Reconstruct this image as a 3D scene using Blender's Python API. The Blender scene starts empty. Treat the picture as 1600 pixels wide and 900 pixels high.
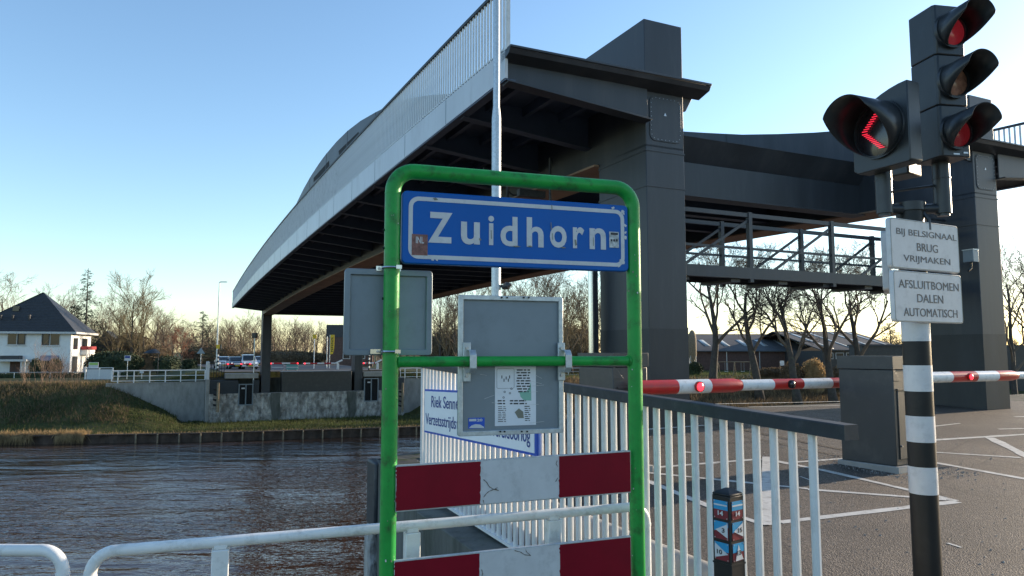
import bpy, bmesh, math, random
from mathutils import Vector, Matrix

# ------------------------------------------------------------------ camera, sky, sun, exposure
SC = bpy.context.scene
COL = SC.collection
F, HZ, CZ = 1120.0, 550.0, 1.67              # focal length in photo pixels, eye-level row, eye height
PITCH = math.atan((HZ - 450.0) / F)
cam_d = bpy.data.cameras.new('camera'); cam = bpy.data.objects.new('camera', cam_d); COL.objects.link(cam)
cam_d.sensor_width = 36.0; cam_d.lens = 36.0 * F / 1600.0
cam_d.clip_start = 0.05; cam_d.clip_end = 6000.0
cam.location = (0, 0, CZ); cam.rotation_euler = (math.pi / 2 + PITCH, 0, 0)
SC.camera = cam

SUN_AZ, SUN_EL = 61.0, 13.0                  # clockwise from +Y
W = bpy.data.worlds.new('World'); SC.world = W; W.use_nodes = True
nt = W.node_tree; bg = nt.nodes['Background']
sky = nt.nodes.new('ShaderNodeTexSky'); sky.sky_type = 'NISHITA'; sky.sun_disc = False
sky.sun_elevation = math.radians(SUN_EL); sky.sun_rotation = math.radians(SUN_AZ)
sky.altitude = 0; sky.air_density = 1.0; sky.dust_density = 0.45; sky.ozone_density = 2.1
hs_ = nt.nodes.new('ShaderNodeHueSaturation'); hs_.inputs['Saturation'].default_value = 1.05; nt.links.new(sky.outputs[0], hs_.inputs['Color']); nt.links.new(hs_.outputs[0], bg.inputs[0]); bg.inputs[1].default_value = 0.15
sd = bpy.data.lights.new('sun', 'SUN'); sd.energy = 3.8; sd.angle = math.radians(0.5); sd.color = (1.0, 0.80, 0.58)
sun = bpy.data.objects.new('sun', sd); COL.objects.link(sun)
_a, _e = math.radians(SUN_AZ), math.radians(SUN_EL)
SUNV = Vector((math.sin(_a) * math.cos(_e), math.cos(_a) * math.cos(_e), math.sin(_e)))
sun.rotation_euler = SUNV.to_track_quat('Z', 'Y').to_euler(); sun.location = (40, 20, 40)
SC.view_settings.view_transform = 'Standard'; SC.view_settings.look = 'None'
SC.view_settings.exposure = 1.08; SC.view_settings.gamma = 1.0
SC.view_settings.use_curve_mapping = False
SC.cycles.max_bounces = 6; SC.cycles.transparent_max_bounces = 6
SC.cycles.use_denoising = True

# ------------------------------------------------------------------ measuring helpers
AL = math.radians(24.8)                      # the bridge axis, turned left of the view
DLv = Vector((-math.sin(AL), math.cos(AL))); DTv = Vector((math.cos(AL), math.sin(AL)))
def BR(s, t, z=0.0):
    """along the bridge s, across it t, height z -> world"""
    p = DLv * s + DTv * t
    return Vector((p.x, p.y, z))
def ray(u, v):
    cx = (u - 800) / F; cy = (450 - v) / F
    return Vector((cx, math.cos(PITCH) - cy * math.sin(PITCH), math.sin(PITCH) + cy * math.cos(PITCH)))
def at(u, v, d):
    r = ray(u, v); r = r * (d / r.y); return Vector((r.x, r.y, r.z + CZ))
def on_wall(u, v, P, D):
    """where the sight line meets the upright plane through P (plan) along D: (distance along D, height)"""
    r = ray(u, v)
    det = r.x * (-D.y) + D.x * r.y
    k = (P.x * (-D.y) + D.x * P.y) / det
    q = Vector((r.x * k, r.y * k))
    return (q - Vector((P.x, P.y))).dot(D), r.z * k + CZ
GS = 0.034
def road_z(s): return GS * max(-10, min(s, 13.0))
def on_road(u, v):
    r = ray(u, v)
    k = -CZ / (r.z - GS * (r.x * DLv.x + r.y * DLv.y))
    return Vector((r.x * k, r.y * k))
def st(p): return (DLv.x * p.x + DLv.y * p.y, DTv.x * p.x + DTv.y * p.y)

# ------------------------------------------------------------------ materials
MATS = {}
def mat(name, col, rough=0.6, metal=0.0, var=0.12, scale=6.0, bump=0.0, bscale=60.0, bdist=0.02, spec=0.5, stretch=(1, 1, 1), dirt=None, dirt_amt=0.0, dscale=3.0, emit=None, estr=0.0, rvar=0.0, coat=0.0, trans=0.0):
    m = bpy.data.materials.new(name); m.use_nodes = True
    n = m.node_tree.nodes; l = m.node_tree.links
    b = n['Principled BSDF']
    b.inputs['Roughness'].default_value = rough; b.inputs['Metallic'].default_value = metal
    b.inputs['Specular IOR Level'].default_value = spec
    if coat: b.inputs['Coat Weight'].default_value = coat; b.inputs['Coat Roughness'].default_value = 0.15
    tc = n.new('ShaderNodeTexCoord'); mp = n.new('ShaderNodeMapping')
    mp.inputs['Scale'].default_value = stretch
    l.new(tc.outputs['Object'], mp.inputs['Vector'])
    nz = n.new('ShaderNodeTexNoise'); nz.inputs['Scale'].default_value = scale; nz.inputs['Detail'].default_value = 6
    nz.inputs['Roughness'].default_value = 0.62
    l.new(mp.outputs[0], nz.inputs['Vector'])
    rp = n.new('ShaderNodeValToRGB')
    lo = [max(0, c * (1 - var)) for c in col[:3]]; hi = [min(1, c * (1 + var)) for c in col[:3]]
    rp.color_ramp.elements[0].position = 0.3; rp.color_ramp.elements[0].color = (*lo, 1)
    rp.color_ramp.elements[1].position = 0.7; rp.color_ramp.elements[1].color = (*hi, 1)
    l.new(nz.outputs['Fac'], rp.inputs[0])
    out = rp.outputs[0]
    if dirt:
        n2 = n.new('ShaderNodeTexNoise'); n2.inputs['Scale'].default_value = dscale; n2.inputs['Detail'].default_value = 8
        n2.inputs['Roughness'].default_value = 0.7
        l.new(mp.outputs[0], n2.inputs['Vector'])
        r2 = n.new('ShaderNodeValToRGB'); r2.color_ramp.elements[0].position = 0.52; r2.color_ramp.elements[1].position = 0.72
        r2.color_ramp.elements[0].color = (0, 0, 0, 1); r2.color_ramp.elements[1].color = (dirt_amt, dirt_amt, dirt_amt, 1)
        l.new(n2.outputs['Fac'], r2.inputs[0])
        mx = n.new('ShaderNodeMix'); mx.data_type = 'RGBA'
        l.new(r2.outputs[0], mx.inputs[0]); l.new(out, mx.inputs[6]); mx.inputs[7].default_value = (*dirt, 1)
        out = mx.outputs[2]
    l.new(out, b.inputs['Base Color'])
    if rvar:
        mr = n.new('ShaderNodeMapRange'); mr.inputs['To Min'].default_value = max(0.02, rough - rvar); mr.inputs['To Max'].default_value = min(1, rough + rvar)
        l.new(nz.outputs['Fac'], mr.inputs[0]); l.new(mr.outputs[0], b.inputs['Roughness'])
    if bump:
        n3 = n.new('ShaderNodeTexNoise'); n3.inputs['Scale'].default_value = bscale; n3.inputs['Detail'].default_value = 5
        l.new(mp.outputs[0], n3.inputs['Vector'])
        bp = n.new('ShaderNodeBump'); bp.inputs['Strength'].default_value = bump; bp.inputs['Distance'].default_value = bdist
        l.new(n3.outputs['Fac'], bp.inputs['Height']); l.new(bp.outputs[0], b.inputs['Normal'])
    if emit:
        b.inputs['Emission Color'].default_value = (*emit, 1); b.inputs['Emission Strength'].default_value = estr
    if trans:
        tr = n.new('ShaderNodeBsdfTranslucent'); l.new(out, tr.inputs['Color']); ms = n.new('ShaderNodeMixShader'); ms.inputs[0].default_value = trans
        l.new(b.outputs[0], ms.inputs[1]); l.new(tr.outputs[0], ms.inputs[2]); l.new(ms.outputs[0], n['Material Output'].inputs['Surface'])
    MATS[name] = m
    return m

M = dict(
    steel=mat('dark_bridge_paint', (0.034, 0.040, 0.049), 0.45, 0, 0.28, 1.3, 0.04, 8, dirt=(0.070, 0.070, 0.070), dirt_amt=0.5, dscale=2.6, stretch=(1, 1, 0.16), rvar=0.1),
    under=mat('underdeck_paint', (0.055, 0.078, 0.120), 0.5, 0, 0.2, 1.0),
    flange=mat('bottom_flange_bounce_tint', (0.26, 0.17, 0.115), 0.6, 0, 0.25, 0.7, dirt=(0.08, 0.07, 0.07), dirt_amt=0.5, dscale=1.2),  # tan colour paints in warm sunlight bounced up from the water
    fascia=mat('light_fascia_paint', (0.58, 0.60, 0.62), 0.38, 0.0, 0.10, 0.8, dirt=(0.33, 0.33, 0.33), dirt_amt=0.6, dscale=1.6, stretch=(1, 1, 0.25)),
    white=mat('white_rail_paint', (0.74, 0.75, 0.74), 0.42, 0, 0.06, 9, 0.03, 60, dirt=(0.30, 0.29, 0.25), dirt_amt=0.55, dscale=14),
    bars=mat('baluster_paint', (0.70, 0.71, 0.70), 0.45, 0, 0.08, 3.0, dirt=(0.36, 0.36, 0.33), dirt_amt=0.5, dscale=5),
    green=mat('green_tube_paint', (0.014, 0.300, 0.048), 0.40, 0, 0.18, 7, 0.05, 50, spec=0.35, dirt=(0.030, 0.060, 0.022), dirt_amt=0.85, dscale=13),
    blue=mat('blue_sign_sheet', (0.001, 0.102, 0.400), 0.42, 0, 0.07, 4, spec=0.25, dirt=(0.015, 0.085, 0.29), dirt_amt=0.3, dscale=8),
    sheet=mat('white_reflective_sheet', (0.56, 0.57, 0.58), 0.5, 0, 0.07, 10, dirt=(0.36, 0.37, 0.38), dirt_amt=0.6, dscale=16),
    red=mat('red_reflective_sheet', (0.20, 0.002, 0.014), 0.45, 0, 0.10, 8, spec=0.2),
    redp=mat('red_arm_paint', (0.52, 0.022, 0.018), 0.35, 0, 0.12, 6, dirt=(0.30, 0.05, 0.04), dirt_amt=0.4, dscale=8),
    alu=mat('grey_aluminium_back', (0.195, 0.235, 0.27), 0.45, 0.35, 0.07, 5, dirt=(0.14, 0.165, 0.18), dirt_amt=0.5, dscale=7),
    galv=mat('galvanised_edge', (0.52, 0.56, 0.58), 0.4, 0.55, 0.16, 30, dirt=(0.30, 0.31, 0.30), dirt_amt=0.6, dscale=40),
    inox=mat('stainless', (0.62, 0.62, 0.62), 0.2, 1.0, 0.05, 12),
    bolt=mat('bolt_steel', (0.45, 0.45, 0.46), 0.35, 0.9, 0.1, 60),
    black=mat('black_housing', (0.022, 0.026, 0.030), 0.38, 0, 0.15, 8, 0.02, 60, dirt=(0.06, 0.065, 0.07), dirt_amt=0.3, dscale=6),
    blackin=mat('matt_black', (0.010, 0.010, 0.011), 0.85, 0, 0.1, 8),
    rubber=mat('black_pole_paint', (0.009, 0.010, 0.011), 0.45, 0, 0.2, 10, spec=0.35, dirt=(0.03, 0.03, 0.028), dirt_amt=0.3, dscale=12),
    slate=mat('dark_handrail', (0.020, 0.026, 0.034), 0.55, 0, 0.2, 10, 0.04, 60, dirt=(0.10, 0.11, 0.11), dirt_amt=0.35, dscale=12),
    cabinet=mat('cabinet_paint', (0.046, 0.047, 0.047), 0.45, 0, 0.10, 3, 0.02, 30, dirt=(0.12, 0.115, 0.10), dirt_amt=0.3, dscale=3),
    concrete=mat('concrete', (0.30, 0.295, 0.275), 0.85, 0, 0.20, 2.0, 0.25, 25, dirt=(0.16, 0.16, 0.14), dirt_amt=0.7, dscale=1.5, stretch=(1, 1, 0.4)),
    moss=mat('mossy_concrete', (0.10, 0.105, 0.095), 0.9, 0, 0.45, 3.0, 0.35, 20, dirt=(0.035, 0.045, 0.028), dirt_amt=0.9, dscale=2.2, stretch=(1, 1, 0.3)),
    stone=mat('rough_stone_face', (0.36, 0.345, 0.32), 0.9, 0, 0.75, 2.6, 1.0, 3.0, 0.35, dirt=(0.11, 0.105, 0.095), dirt_amt=0.9, dscale=0.9, stretch=(1, 1, 0.55)),
    rust=mat('rusty_sheet_pile', (0.075, 0.048, 0.034), 0.85, 0, 0.4, 2.5, 0.3, 10, dirt=(0.03, 0.026, 0.022), dirt_amt=0.8, dscale=1.5),
    timber=mat('pale_timber', (0.24, 0.185, 0.12), 0.8, 0, 0.3, 5, 0.2, 20),
    wall=mat('white_render', (0.78, 0.78, 0.75), 0.85, 0, 0.06, 1.5, 0.08, 30, dirt=(0.50, 0.50, 0.47), dirt_amt=0.5, dscale=0.6),
    brick=mat('brick', (0.105, 0.062, 0.050), 0.85, 0, 0.25, 3, 0.1, 20),
    orange=mat('orange_render', (0.42, 0.20, 0.11), 0.85, 0, 0.2, 1),
    tiles=mat('dark_roof_tiles', (0.040, 0.042, 0.046), 0.55, 0, 0.3, 4, 0.2, 6),
    metalroof=mat('grey_roof_sheet', (0.095, 0.098, 0.10), 0.9, 0, 0.15, 0.5, spec=0.1, dirt=(0.12, 0.13, 0.14), dirt_amt=0.4, dscale=0.3),
    skylight=mat('roof_light', (0.30, 0.32, 0.31), 0.35, 0, 0.1, 3),
    glass=mat('window_glass', (0.025, 0.032, 0.036), 0.08, 0, 0.15, 1, spec=0.5),
    frame=mat('window_frame_paint', (0.55, 0.55, 0.53), 0.5),
    redtrim=mat('red_awning', (0.30, 0.03, 0.03), 0.6),
    bark=mat('bark', (0.065, 0.055, 0.046), 0.9, 0, 0.35, 3, 0.3, 20, dirt=(0.10, 0.11, 0.055), dirt_amt=0.5, dscale=2),
    twig=mat('brown_twigs', (0.135, 0.100, 0.070), 0.9, 0, 0.3, 0.6),
    twigr=mat('russet_twigs', (0.22, 0.085, 0.045), 0.9, 0, 0.3, 0.6),
    twigo=mat('olive_twigs', (0.150, 0.120, 0.062), 0.9, 0, 0.3, 0.6),
    needle=mat('dark_needles', (0.022, 0.036, 0.020), 0.85, 0, 0.45, 1.2),
    hedge=mat('hedge_leaves', (0.030, 0.046, 0.018), 0.85, 0, 0.5, 2.0),
    brush=mat('dry_brush', (0.15, 0.11, 0.065), 0.9, 0, 0.5, 1.0, trans=0.3),
    reed=mat('dry_reeds', (0.40, 0.28, 0.14), 0.9, 0, 0.4, 1.5, trans=0.45),
    blade=mat('grass_blades', (0.075, 0.092, 0.030), 0.9, 0, 0.55, 0.4, trans=0.4),
    paint=mat('road_paint', (0.52, 0.51, 0.47), 0.75, 0, 0.15, 7, 0.1, 90, dirt=(0.17, 0.15, 0.13), dirt_amt=0.95, dscale=9),
    yellow=mat('yellow_sheet', (0.72, 0.47, 0.02), 0.5, 0, 0.08, 4),
    teal=mat('teal_sheet', (0.12, 0.32, 0.30), 0.5), greyblue=mat('greyblue_sheet', (0.22, 0.22, 0.27), 0.5),
    lime=mat('lime_sheet', (0.32, 0.50, 0.12), 0.5),
    paper=mat('paper', (0.72, 0.74, 0.78), 0.4, 0, 0.05, 12), ink=mat('ink', (0.03, 0.03, 0.035), 0.6),
    inkfade=mat('faded_sign_lettering', (0.075, 0.075, 0.08), 0.55, 0, 0.6, 9), mint=mat('mint_print', (0.22, 0.46, 0.36), 0.5),
    olivep=mat('olive_print', (0.19, 0.19, 0.15), 0.5), nav=mat('navy_lettering', (0.012, 0.045, 0.24), 0.5),
    signblue=mat('nameplate_blue', (0.015, 0.085, 0.48), 0.45), plate=mat('nameplate_white', (0.90, 0.91, 0.92), 0.4, 0, 0.04, 4),
    grit=mat('brown_crack', (0.10, 0.075, 0.05), 0.8), cyan=mat('cyan_sheet', (0.015, 0.27, 0.50), 0.4), maroon=mat('maroon_sheet', (0.17, 0.008, 0.020), 0.4),
    stickr=mat('sticker_brown', (0.20, 0.085, 0.07), 0.5, 0, 0.6, 40), stickg=mat('sticker_grey', (0.42, 0.45, 0.45), 0.5, 0, 0.5, 50),
    carw=mat('white_car_paint', (0.62, 0.63, 0.64), 0.25, 0, 0.03, 1, coat=0.6), card=mat('dark_car_paint', (0.03, 0.035, 0.045), 0.25, 0, 0.05, 1, coat=0.6),
    carr=mat('silver_car_paint', (0.30, 0.32, 0.34), 0.25, 0.4, 0.05, 1, coat=0.6),
    tyre=mat('tyre', (0.02, 0.02, 0.02), 0.9), headl=mat('lit_headlamp', (0.8, 0.8, 0.8), 0.3, emit=(1, 0.97, 0.9), estr=0.65),
    ledred=mat('lit_red_lamp', (0.45, 0.01, 0.02), 0.3, emit=(1.0, 0.03, 0.05), estr=1.6),
    ledredhi=mat('lit_red_led', (0.5, 0.01, 0.02), 0.3, emit=(1.0, 0.03, 0.07), estr=0.5),
    lensred=mat('red_lens', (0.22, 0.010, 0.016), 0.18, 0, 0.5, 20, spec=0.8, emit=(1.0, 0.06, 0.09), estr=0.05),
    lensamb=mat('amber_lens', (0.36, 0.17, 0.11), 0.2, 0, 0.5, 20, spec=0.8), lensdim=mat('dim_red_lens', (0.075, 0.008, 0.012), 0.2, 0, 0.6, 20, spec=0.8, emit=(1, 0.06, 0.08), estr=0.03),
    lensblk=mat('dark_lens', (0.020, 0.017, 0.020), 0.2, 0, 0.2, 20, spec=0.8),
)

# ------------------------------------------------------------------ mesh builder
class MB:
    def __init__(s): s.v = []; s.f = []; s.m = []
    def face(s, idx, m=0): s.f.append(idx); s.m.append(m)
    def poly(s, pts, m=0):
        k = len(s.v); s.v += [tuple(p) for p in pts]; s.face(list(range(k, k + len(pts))), m); return s
    def box(s, x0, x1, y0, y1, z0, z1, m=0):
        k = len(s.v)
        s.v += [(x0, y0, z0), (x1, y0, z0), (x1, y1, z0), (x0, y1, z0), (x0, y0, z1), (x1, y0, z1), (x1, y1, z1), (x0, y1, z1)]
        for q in ((0, 3, 2, 1), (4, 5, 6, 7), (0, 1, 5, 4), (1, 2, 6, 5), (2, 3, 7, 6), (3, 0, 4, 7)): s.face([k + i for i in q], m)
        return s
    def loft(s, rings, m=0, caps=True, closed=True):
        k = len(s.v); n = len(rings[0])
        for r in rings: s.v += [tuple(p) for p in r]
        for i in range(len(rings) - 1):
            for j in range(n if closed else n - 1):
                a = k + i * n + j; b = k + i * n + (j + 1) % n
                s.face([a, b, b + n, a + n], m)
        if caps:
            s.face([k + j for j in range(n)][::-1], m); s.face([k + (len(rings) - 1) * n + j for j in range(n)], m)
        return s
    def prism(s, pts, axis, a0, a1, m=0):
        """polygon pts in the plane across axis, pushed from a0 to a1. x:(y,z) y:(x,z) z:(x,y)"""
        def mk(p, a): return {'x': (a, p[0], p[1]), 'y': (p[0], a, p[1]), 'z': (p[0], p[1], a)}[axis]
        return s.loft([[mk(p, a0) for p in pts], [mk(p, a1) for p in pts]], m)
    def tube(s, pts, r, n=8, m=0, caps=True):
        pts = [Vector(p) for p in pts]; R = r if isinstance(r, (list, tuple)) else [r] * len(pts)
        rings = []; up = None
        for i, p in enumerate(pts):
            t = (pts[min(i + 1, len(pts) - 1)] - pts[max(i - 1, 0)])
            if t.length < 1e-9: t = Vector((0, 0, 1))
            t.normalize()
            if up is None:
                up = t.orthogonal().normalized()
            up = (up - t * up.dot(t))
            if up.length < 1e-6: up = t.orthogonal()
            up.normalize(); q = t.cross(up)
            rings.append([p + (up * math.cos(2 * math.pi * j / n) + q * math.sin(2 * math.pi * j / n)) * R[i] for j in range(n)])
        return s.loft(rings, m, caps)
    def bar(s, p0, p1, w, h, m=0):
        """rectangular bar from p0 to p1: w across (level), h up"""
        p0 = Vector(p0); p1 = Vector(p1); t = (p1 - p0).normalized()
        sd_ = t.cross(Vector((0, 0, 1)))
        if sd_.length < 1e-5: sd_ = Vector((1, 0, 0))
        sd_.normalize(); up = sd_.cross(t)
        return s.loft([[p + sd_ * (a * w / 2) + up * (b * h / 2) for a, b in ((-1, -1), (1, -1), (1, 1), (-1, 1))] for p in (p0, p1)], m)
    def mesh(s, name, mats, off=(0, 0, 0), sharp=35, weld=False):
        me = bpy.data.meshes.new(name)
        o = Vector(off)
        me.from_pydata([Vector(p) - o for p in s.v], [], s.f)
        for mm in (mats if isinstance(mats, (list, tuple)) else [mats]): me.materials.append(mm)
        for i, p in enumerate(me.polygons): p.material_index = s.m[i]; p.use_smooth = True
        bm = bmesh.new(); bm.from_mesh(me)
        if weld: bmesh.ops.remove_doubles(bm, verts=bm.verts, dist=1e-5)
        bmesh.ops.recalc_face_normals(bm, faces=bm.faces)
        bm.to_mesh(me); bm.free()
        me.set_sharp_from_angle(angle=math.radians(sharp))
        return me
    def build(s, name, mats, parent=None, off=(0, 0, 0), bevel=0.0, sharp=35, solid=0.0):
        o = bpy.data.objects.new(name, s.mesh(name, mats, off, sharp)); COL.objects.link(o)
        if parent: o.parent = parent
        if solid:
            md = o.modifiers.new('thickness', 'SOLIDIFY'); md.thickness = solid
        if bevel:
            md = o.modifiers.new('bevel', 'BEVEL'); md.width = bevel; md.segments = 2; md.limit_method = 'ANGLE'; md.angle_limit = math.radians(40)
        return o

def tag(o, label, cat, group=None):
    o['label'] = label; o['category'] = cat
    if group: o['group'] = group
    return o
def thing(name, label, cat, loc=(0, 0, 0), rz=0.0, group=None):
    o = bpy.data.objects.new(name, None); COL.objects.link(o); o.empty_display_size = 0.2
    o.location = loc; o.rotation_euler = (0, 0, rz)
    return tag(o, label, cat, group)
def structure(o, kind='structure'): o['kind'] = kind; return o
def link_copy(o, parent=None):
    c = o.copy(); COL.objects.link(c)
    if parent: c.parent = parent
    return c
def copy_thing(root, loc=None, rz=None, label=None):
    c = link_copy(root)
    for ch in [x for x in COL.objects if x.parent == root]:
        d = link_copy(ch, c)
        for g in [x for x in COL.objects if x.parent == ch]: link_copy(g, d)
    if loc is not None: c.location = loc
    if rz is not None: c.rotation_euler = (0, 0, rz)
    if label: c['label'] = label
    return c

def glyphs(text, bold=0.0, extr=0.0):
    cu = bpy.data.curves.new('lettering', 'FONT'); cu.body = text; cu.size = 1.0; cu.offset = bold; cu.extrude = 0.5
    cu.resolution_u = 4
    ob = bpy.data.objects.new('lettering', cu); COL.objects.link(ob)
    dg = bpy.context.evaluated_depsgraph_get(); dg.update()
    me = bpy.data.meshes.new_from_object(ob.evaluated_get(dg))
    vs = [v.co.copy() for v in me.vertices]; fs = [list(p.vertices) for p in me.polygons]
    bpy.data.objects.remove(ob); bpy.data.curves.remove(cu); bpy.data.meshes.remove(me)
    return vs, fs
_GC = {}
def letter(mb, text, x0, x1, z0, z1, yf, th=0.002, bold=0.0, m=0, fx=None):
    """text fitted in the rectangle x0..x1, z0..z1 on a panel whose face is at y=yf, looking towards -y"""
    key = (text, bold)
    if key not in _GC: _GC[key] = glyphs(text, bold)
    vs, fs = _GC[key]
    ax = min(v.x for v in vs); bx = max(v.x for v in vs); ay = min(v.y for v in vs); by = max(v.y for v in vs)
    k = len(mb.v)
    for v in vs:
        p = (x0 + (v.x - ax) / (bx - ax) * (x1 - x0), yf - th / 2 - (1 if v.z > 0 else -1) * th / 2, z0 + (v.y - ay) / (by - ay) * (z1 - z0))
        mb.v.append(fx(p) if fx else p)
    for f_ in fs: mb.face([k + i for i in f_], m)

def rrect(x0, x1, z0, z1, r, n=5):
    pts = []
    for cx, cz, a in ((x1 - r, z1 - r, 0), (x0 + r, z1 - r, 90), (x0 + r, z0 + r, 180), (x1 - r, z0 + r, 270)):
        for i in range(n + 1):
            w = math.radians(a + 90 * i / n); pts.append((cx + r * math.cos(w), cz + r * math.sin(w)))
    return pts
def ring(mb, outer, inner, y0, y1, m=0):
    """a flat frame between two outlines of equal length, from y0 to y1"""
    k = len(mb.v); n = len(outer)
    for pts, y in ((outer, y0), (inner, y0), (outer, y1), (inner, y1)): mb.v += [(p[0], y, p[1]) for p in pts]
    for j in range(n):
        i = (j + 1) % n
        mb.face([k + j, k + i, k + n + i, k + n + j], m); mb.face([k + 2 * n + j, k + 3 * n + j, k + 3 * n + i, k + 2 * n + i], m)
        mb.face([k + j, k + 2 * n + j, k + 2 * n + i, k + i], m); mb.face([k + n + j, k + n + i, k + 3 * n + i, k + 3 * n + j], m)

# ================================================================== SETTING
def smooth(x): x = max(0.0, min(1.0, x)); return x * x * (3 - 2 * x)
WATER = -5.8
SP = [(-5000, 110), (-120, 100), (-80, 90), (-30, 76), (-12.9, 70.7), (2.2, 66.1), (16.9, 63.9), (40, 61), (80, 57), (150, 50), (5000, 40)]
def sp(t):
    for (a, sa), (b, sb) in zip(SP, SP[1:]):
        if a <= t <= b: return sa + (sb - sa) * (t - a) / (b - a)
    return 100
def swall(t): return max(78.0, sp(t) + 11.5)
def bankA(t):
    if t < 0: return max(0.0, min(1.0, (1.0 - t) / 6.7))
    return max(0.0, min(1.0, (t - 23.2) / 6.5))
NR = random.Random(5)
def far_z(s, t):
    o = s - sp(t); w = swall(t)
    if s < w + 0.05:
        f = smooth((o - 0.8) / (w - sp(t) - 1.5))
        return -5.15 + bankA(t) * 3.75 * f
    top = -1.42
    e = smooth((t + 4) / 7.0) * (1 - smooth((t - 22.0) / 7.0)) if s > w + 0.1 else 0
    far = smooth((s - 110) / 120.0)
    return top + 1.05 * e * (1 - far) + 0.25 * far
tl = [-5000, -2500, -1200, -600, -300, -180, -120, -80, -60, -48, -40]
tl += [-36 + 1.0 * i for i in range(32)] + [-3.5, -2.5, -1.5, -0.5, 0.5, 1.5, 2.5] + [3.5 + 1.5 * i for i in range(13)] + [22.5, 23.5, 24.5, 25.5, 26.5, 27.5, 28.5, 29.5, 31]
tl += [33 + 2.2 * i for i in range(45)] + [140, 170, 210, 260, 340, 450, 600, 900, 1500, 2500, 5000]
g = MB(); rows = []
specs = [('o', 0), ('o', .35), ('o', .8), ('o', 1.5), ('o', 2.5), ('o', 3.6), ('o', 4.8), ('o', 6), ('o', 7.2), ('o', 8.4), ('o', 9.6), ('o', 10.6), ('w', -0.02), ('w', 0.3), ('w', 2), ('w', 5), ('w', 10), ('w', 16), ('w', 24), ('w', 40), ('w', 65), ('w', 100), ('w', 160), ('w', 260), ('w', 420), ('w', 800), ('w', 1600), ('w', 4000)]
for kd, off in specs:
    row = []
    for t in tl:
        s = sp(t) + off if kd == 'o' else swall(t) + off
        z = far_z(s, t) + (NR.uniform(-.08, .08) if (kd == 'o' and off > 0.4 and abs(t) < 150) else 0)
        row.append(len(g.v)); g.v.append(tuple(BR(s, t, z)))
    rows.append(row)
for a, b in zip(rows, rows[1:]):
    for i in range(len(tl) - 1): g.face([a[i], a[i + 1], b[i + 1], b[i]])
def ground_mat(name, c1, c2, c3, s1, s2, bump=0.4):
    m = bpy.data.materials.new(name); m.use_nodes = True; n = m.node_tree.nodes; l = m.node_tree.links; b = n['Principled BSDF']
    b.inputs['Roughness'].default_value = 0.95; b.inputs['Specular IOR Level'].default_value = 0.15
    tc = n.new('ShaderNodeTexCoord')
    a = n.new('ShaderNodeTexNoise'); a.inputs['Scale'].default_value = s1; a.inputs['Detail'].default_value = 8; l.new(tc.outputs['Object'], a.inputs['Vector'])
    c = n.new('ShaderNodeTexNoise'); c.inputs['Scale'].default_value = s2; c.inputs['Detail'].default_value = 6; l.new(tc.outputs['Object'], c.inputs['Vector'])
    r = n.new('ShaderNodeValToRGB'); r.color_ramp.elements[0].position = .38; r.color_ramp.elements[0].color = (*c1, 1); r.color_ramp.elements[1].position = .62; r.color_ramp.elements[1].color = (*c2, 1)
    l.new(a.outputs['Fac'], r.inputs[0])
    mx = n.new('ShaderNodeMix'); mx.data_type = 'RGBA'; l.new(r.outputs[0], mx.inputs[6]); mx.inputs[7].default_value = (*c3, 1)
    r2 = n.new('ShaderNodeValToRGB'); r2.color_ramp.elements[0].position = .5; r2.color_ramp.elements[1].position = .7; l.new(c.outputs['Fac'], r2.inputs[0]); l.new(r2.outputs[0], mx.inputs[0])
    l.new(mx.outputs[2], b.inputs['Base Color'])
    bp = n.new('ShaderNodeBump'); bp.inputs['Strength'].default_value = bump; bp.inputs['Distance'].default_value = 0.2; l.new(c.outputs['Fac'], bp.inputs['Height']); l.new(bp.outputs[0], b.inputs['Normal'])
    return m
M['bankgrass'] = ground_mat('bank_grass', (0.030, 0.040, 0.014), (0.066, 0.074, 0.026), (0.095, 0.074, 0.036), 0.35, 2.2)
structure(g.build('far_bank', M['bankgrass'], sharp=180))

wm = bpy.data.materials.new('canal_water'); wm.use_nodes = True; n = wm.node_tree.nodes; l = wm.node_tree.links; b = n['Principled BSDF']
b.inputs['Base Color'].default_value = (0.060, 0.035, 0.024, 1); b.inputs['Roughness'].default_value = 0.045; b.inputs['IOR'].default_value = 1.36
tc = n.new('ShaderNodeTexCoord')
def wave(sc, stretch, rot, det, dist=0.4):
    mp = n.new('ShaderNodeMapping'); mp.inputs['Scale'].default_value = stretch; mp.inputs['Rotation'].default_value = (0, 0, rot)
    l.new(tc.outputs['Object'], mp.inputs['Vector'])
    z = n.new('ShaderNodeTexNoise'); z.inputs['Scale'].default_value = sc; z.inputs['Detail'].default_value = det; z.inputs['Roughness'].default_value = .5; z.inputs['Distortion'].default_value = dist
    l.new(mp.outputs[0], z.inputs['Vector']); return z.outputs['Fac']
calm = n.new('ShaderNodeMapRange'); calm.inputs['From Min'].default_value = .38; calm.inputs['From Max'].default_value = .62; calm.inputs['To Min'].default_value = .35; calm.inputs['To Max'].default_value = 1.0
l.new(wave(0.055, (1, 2.2, 1), .1, 3), calm.inputs[0])
b1 = n.new('ShaderNodeBump'); b1.inputs['Strength'].default_value = 0.8; b1.inputs['Distance'].default_value = 0.30
l.new(wave(0.30, (0.45, 1.5, 1), 0.12, 2), b1.inputs['Height'])
b2 = n.new('ShaderNodeBump'); b2.inputs['Distance'].default_value = 0.14; l.new(calm.outputs[0], b2.inputs['Strength'])
l.new(wave(1.5, (0.55, 1.3, 1), -0.15, 2), b2.inputs['Height']); l.new(b1.outputs[0], b2.inputs['Normal'])
b3 = n.new('ShaderNodeBump'); b3.inputs['Distance'].default_value = 0.05; l.new(calm.outputs[0], b3.inputs['Strength'])
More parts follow.
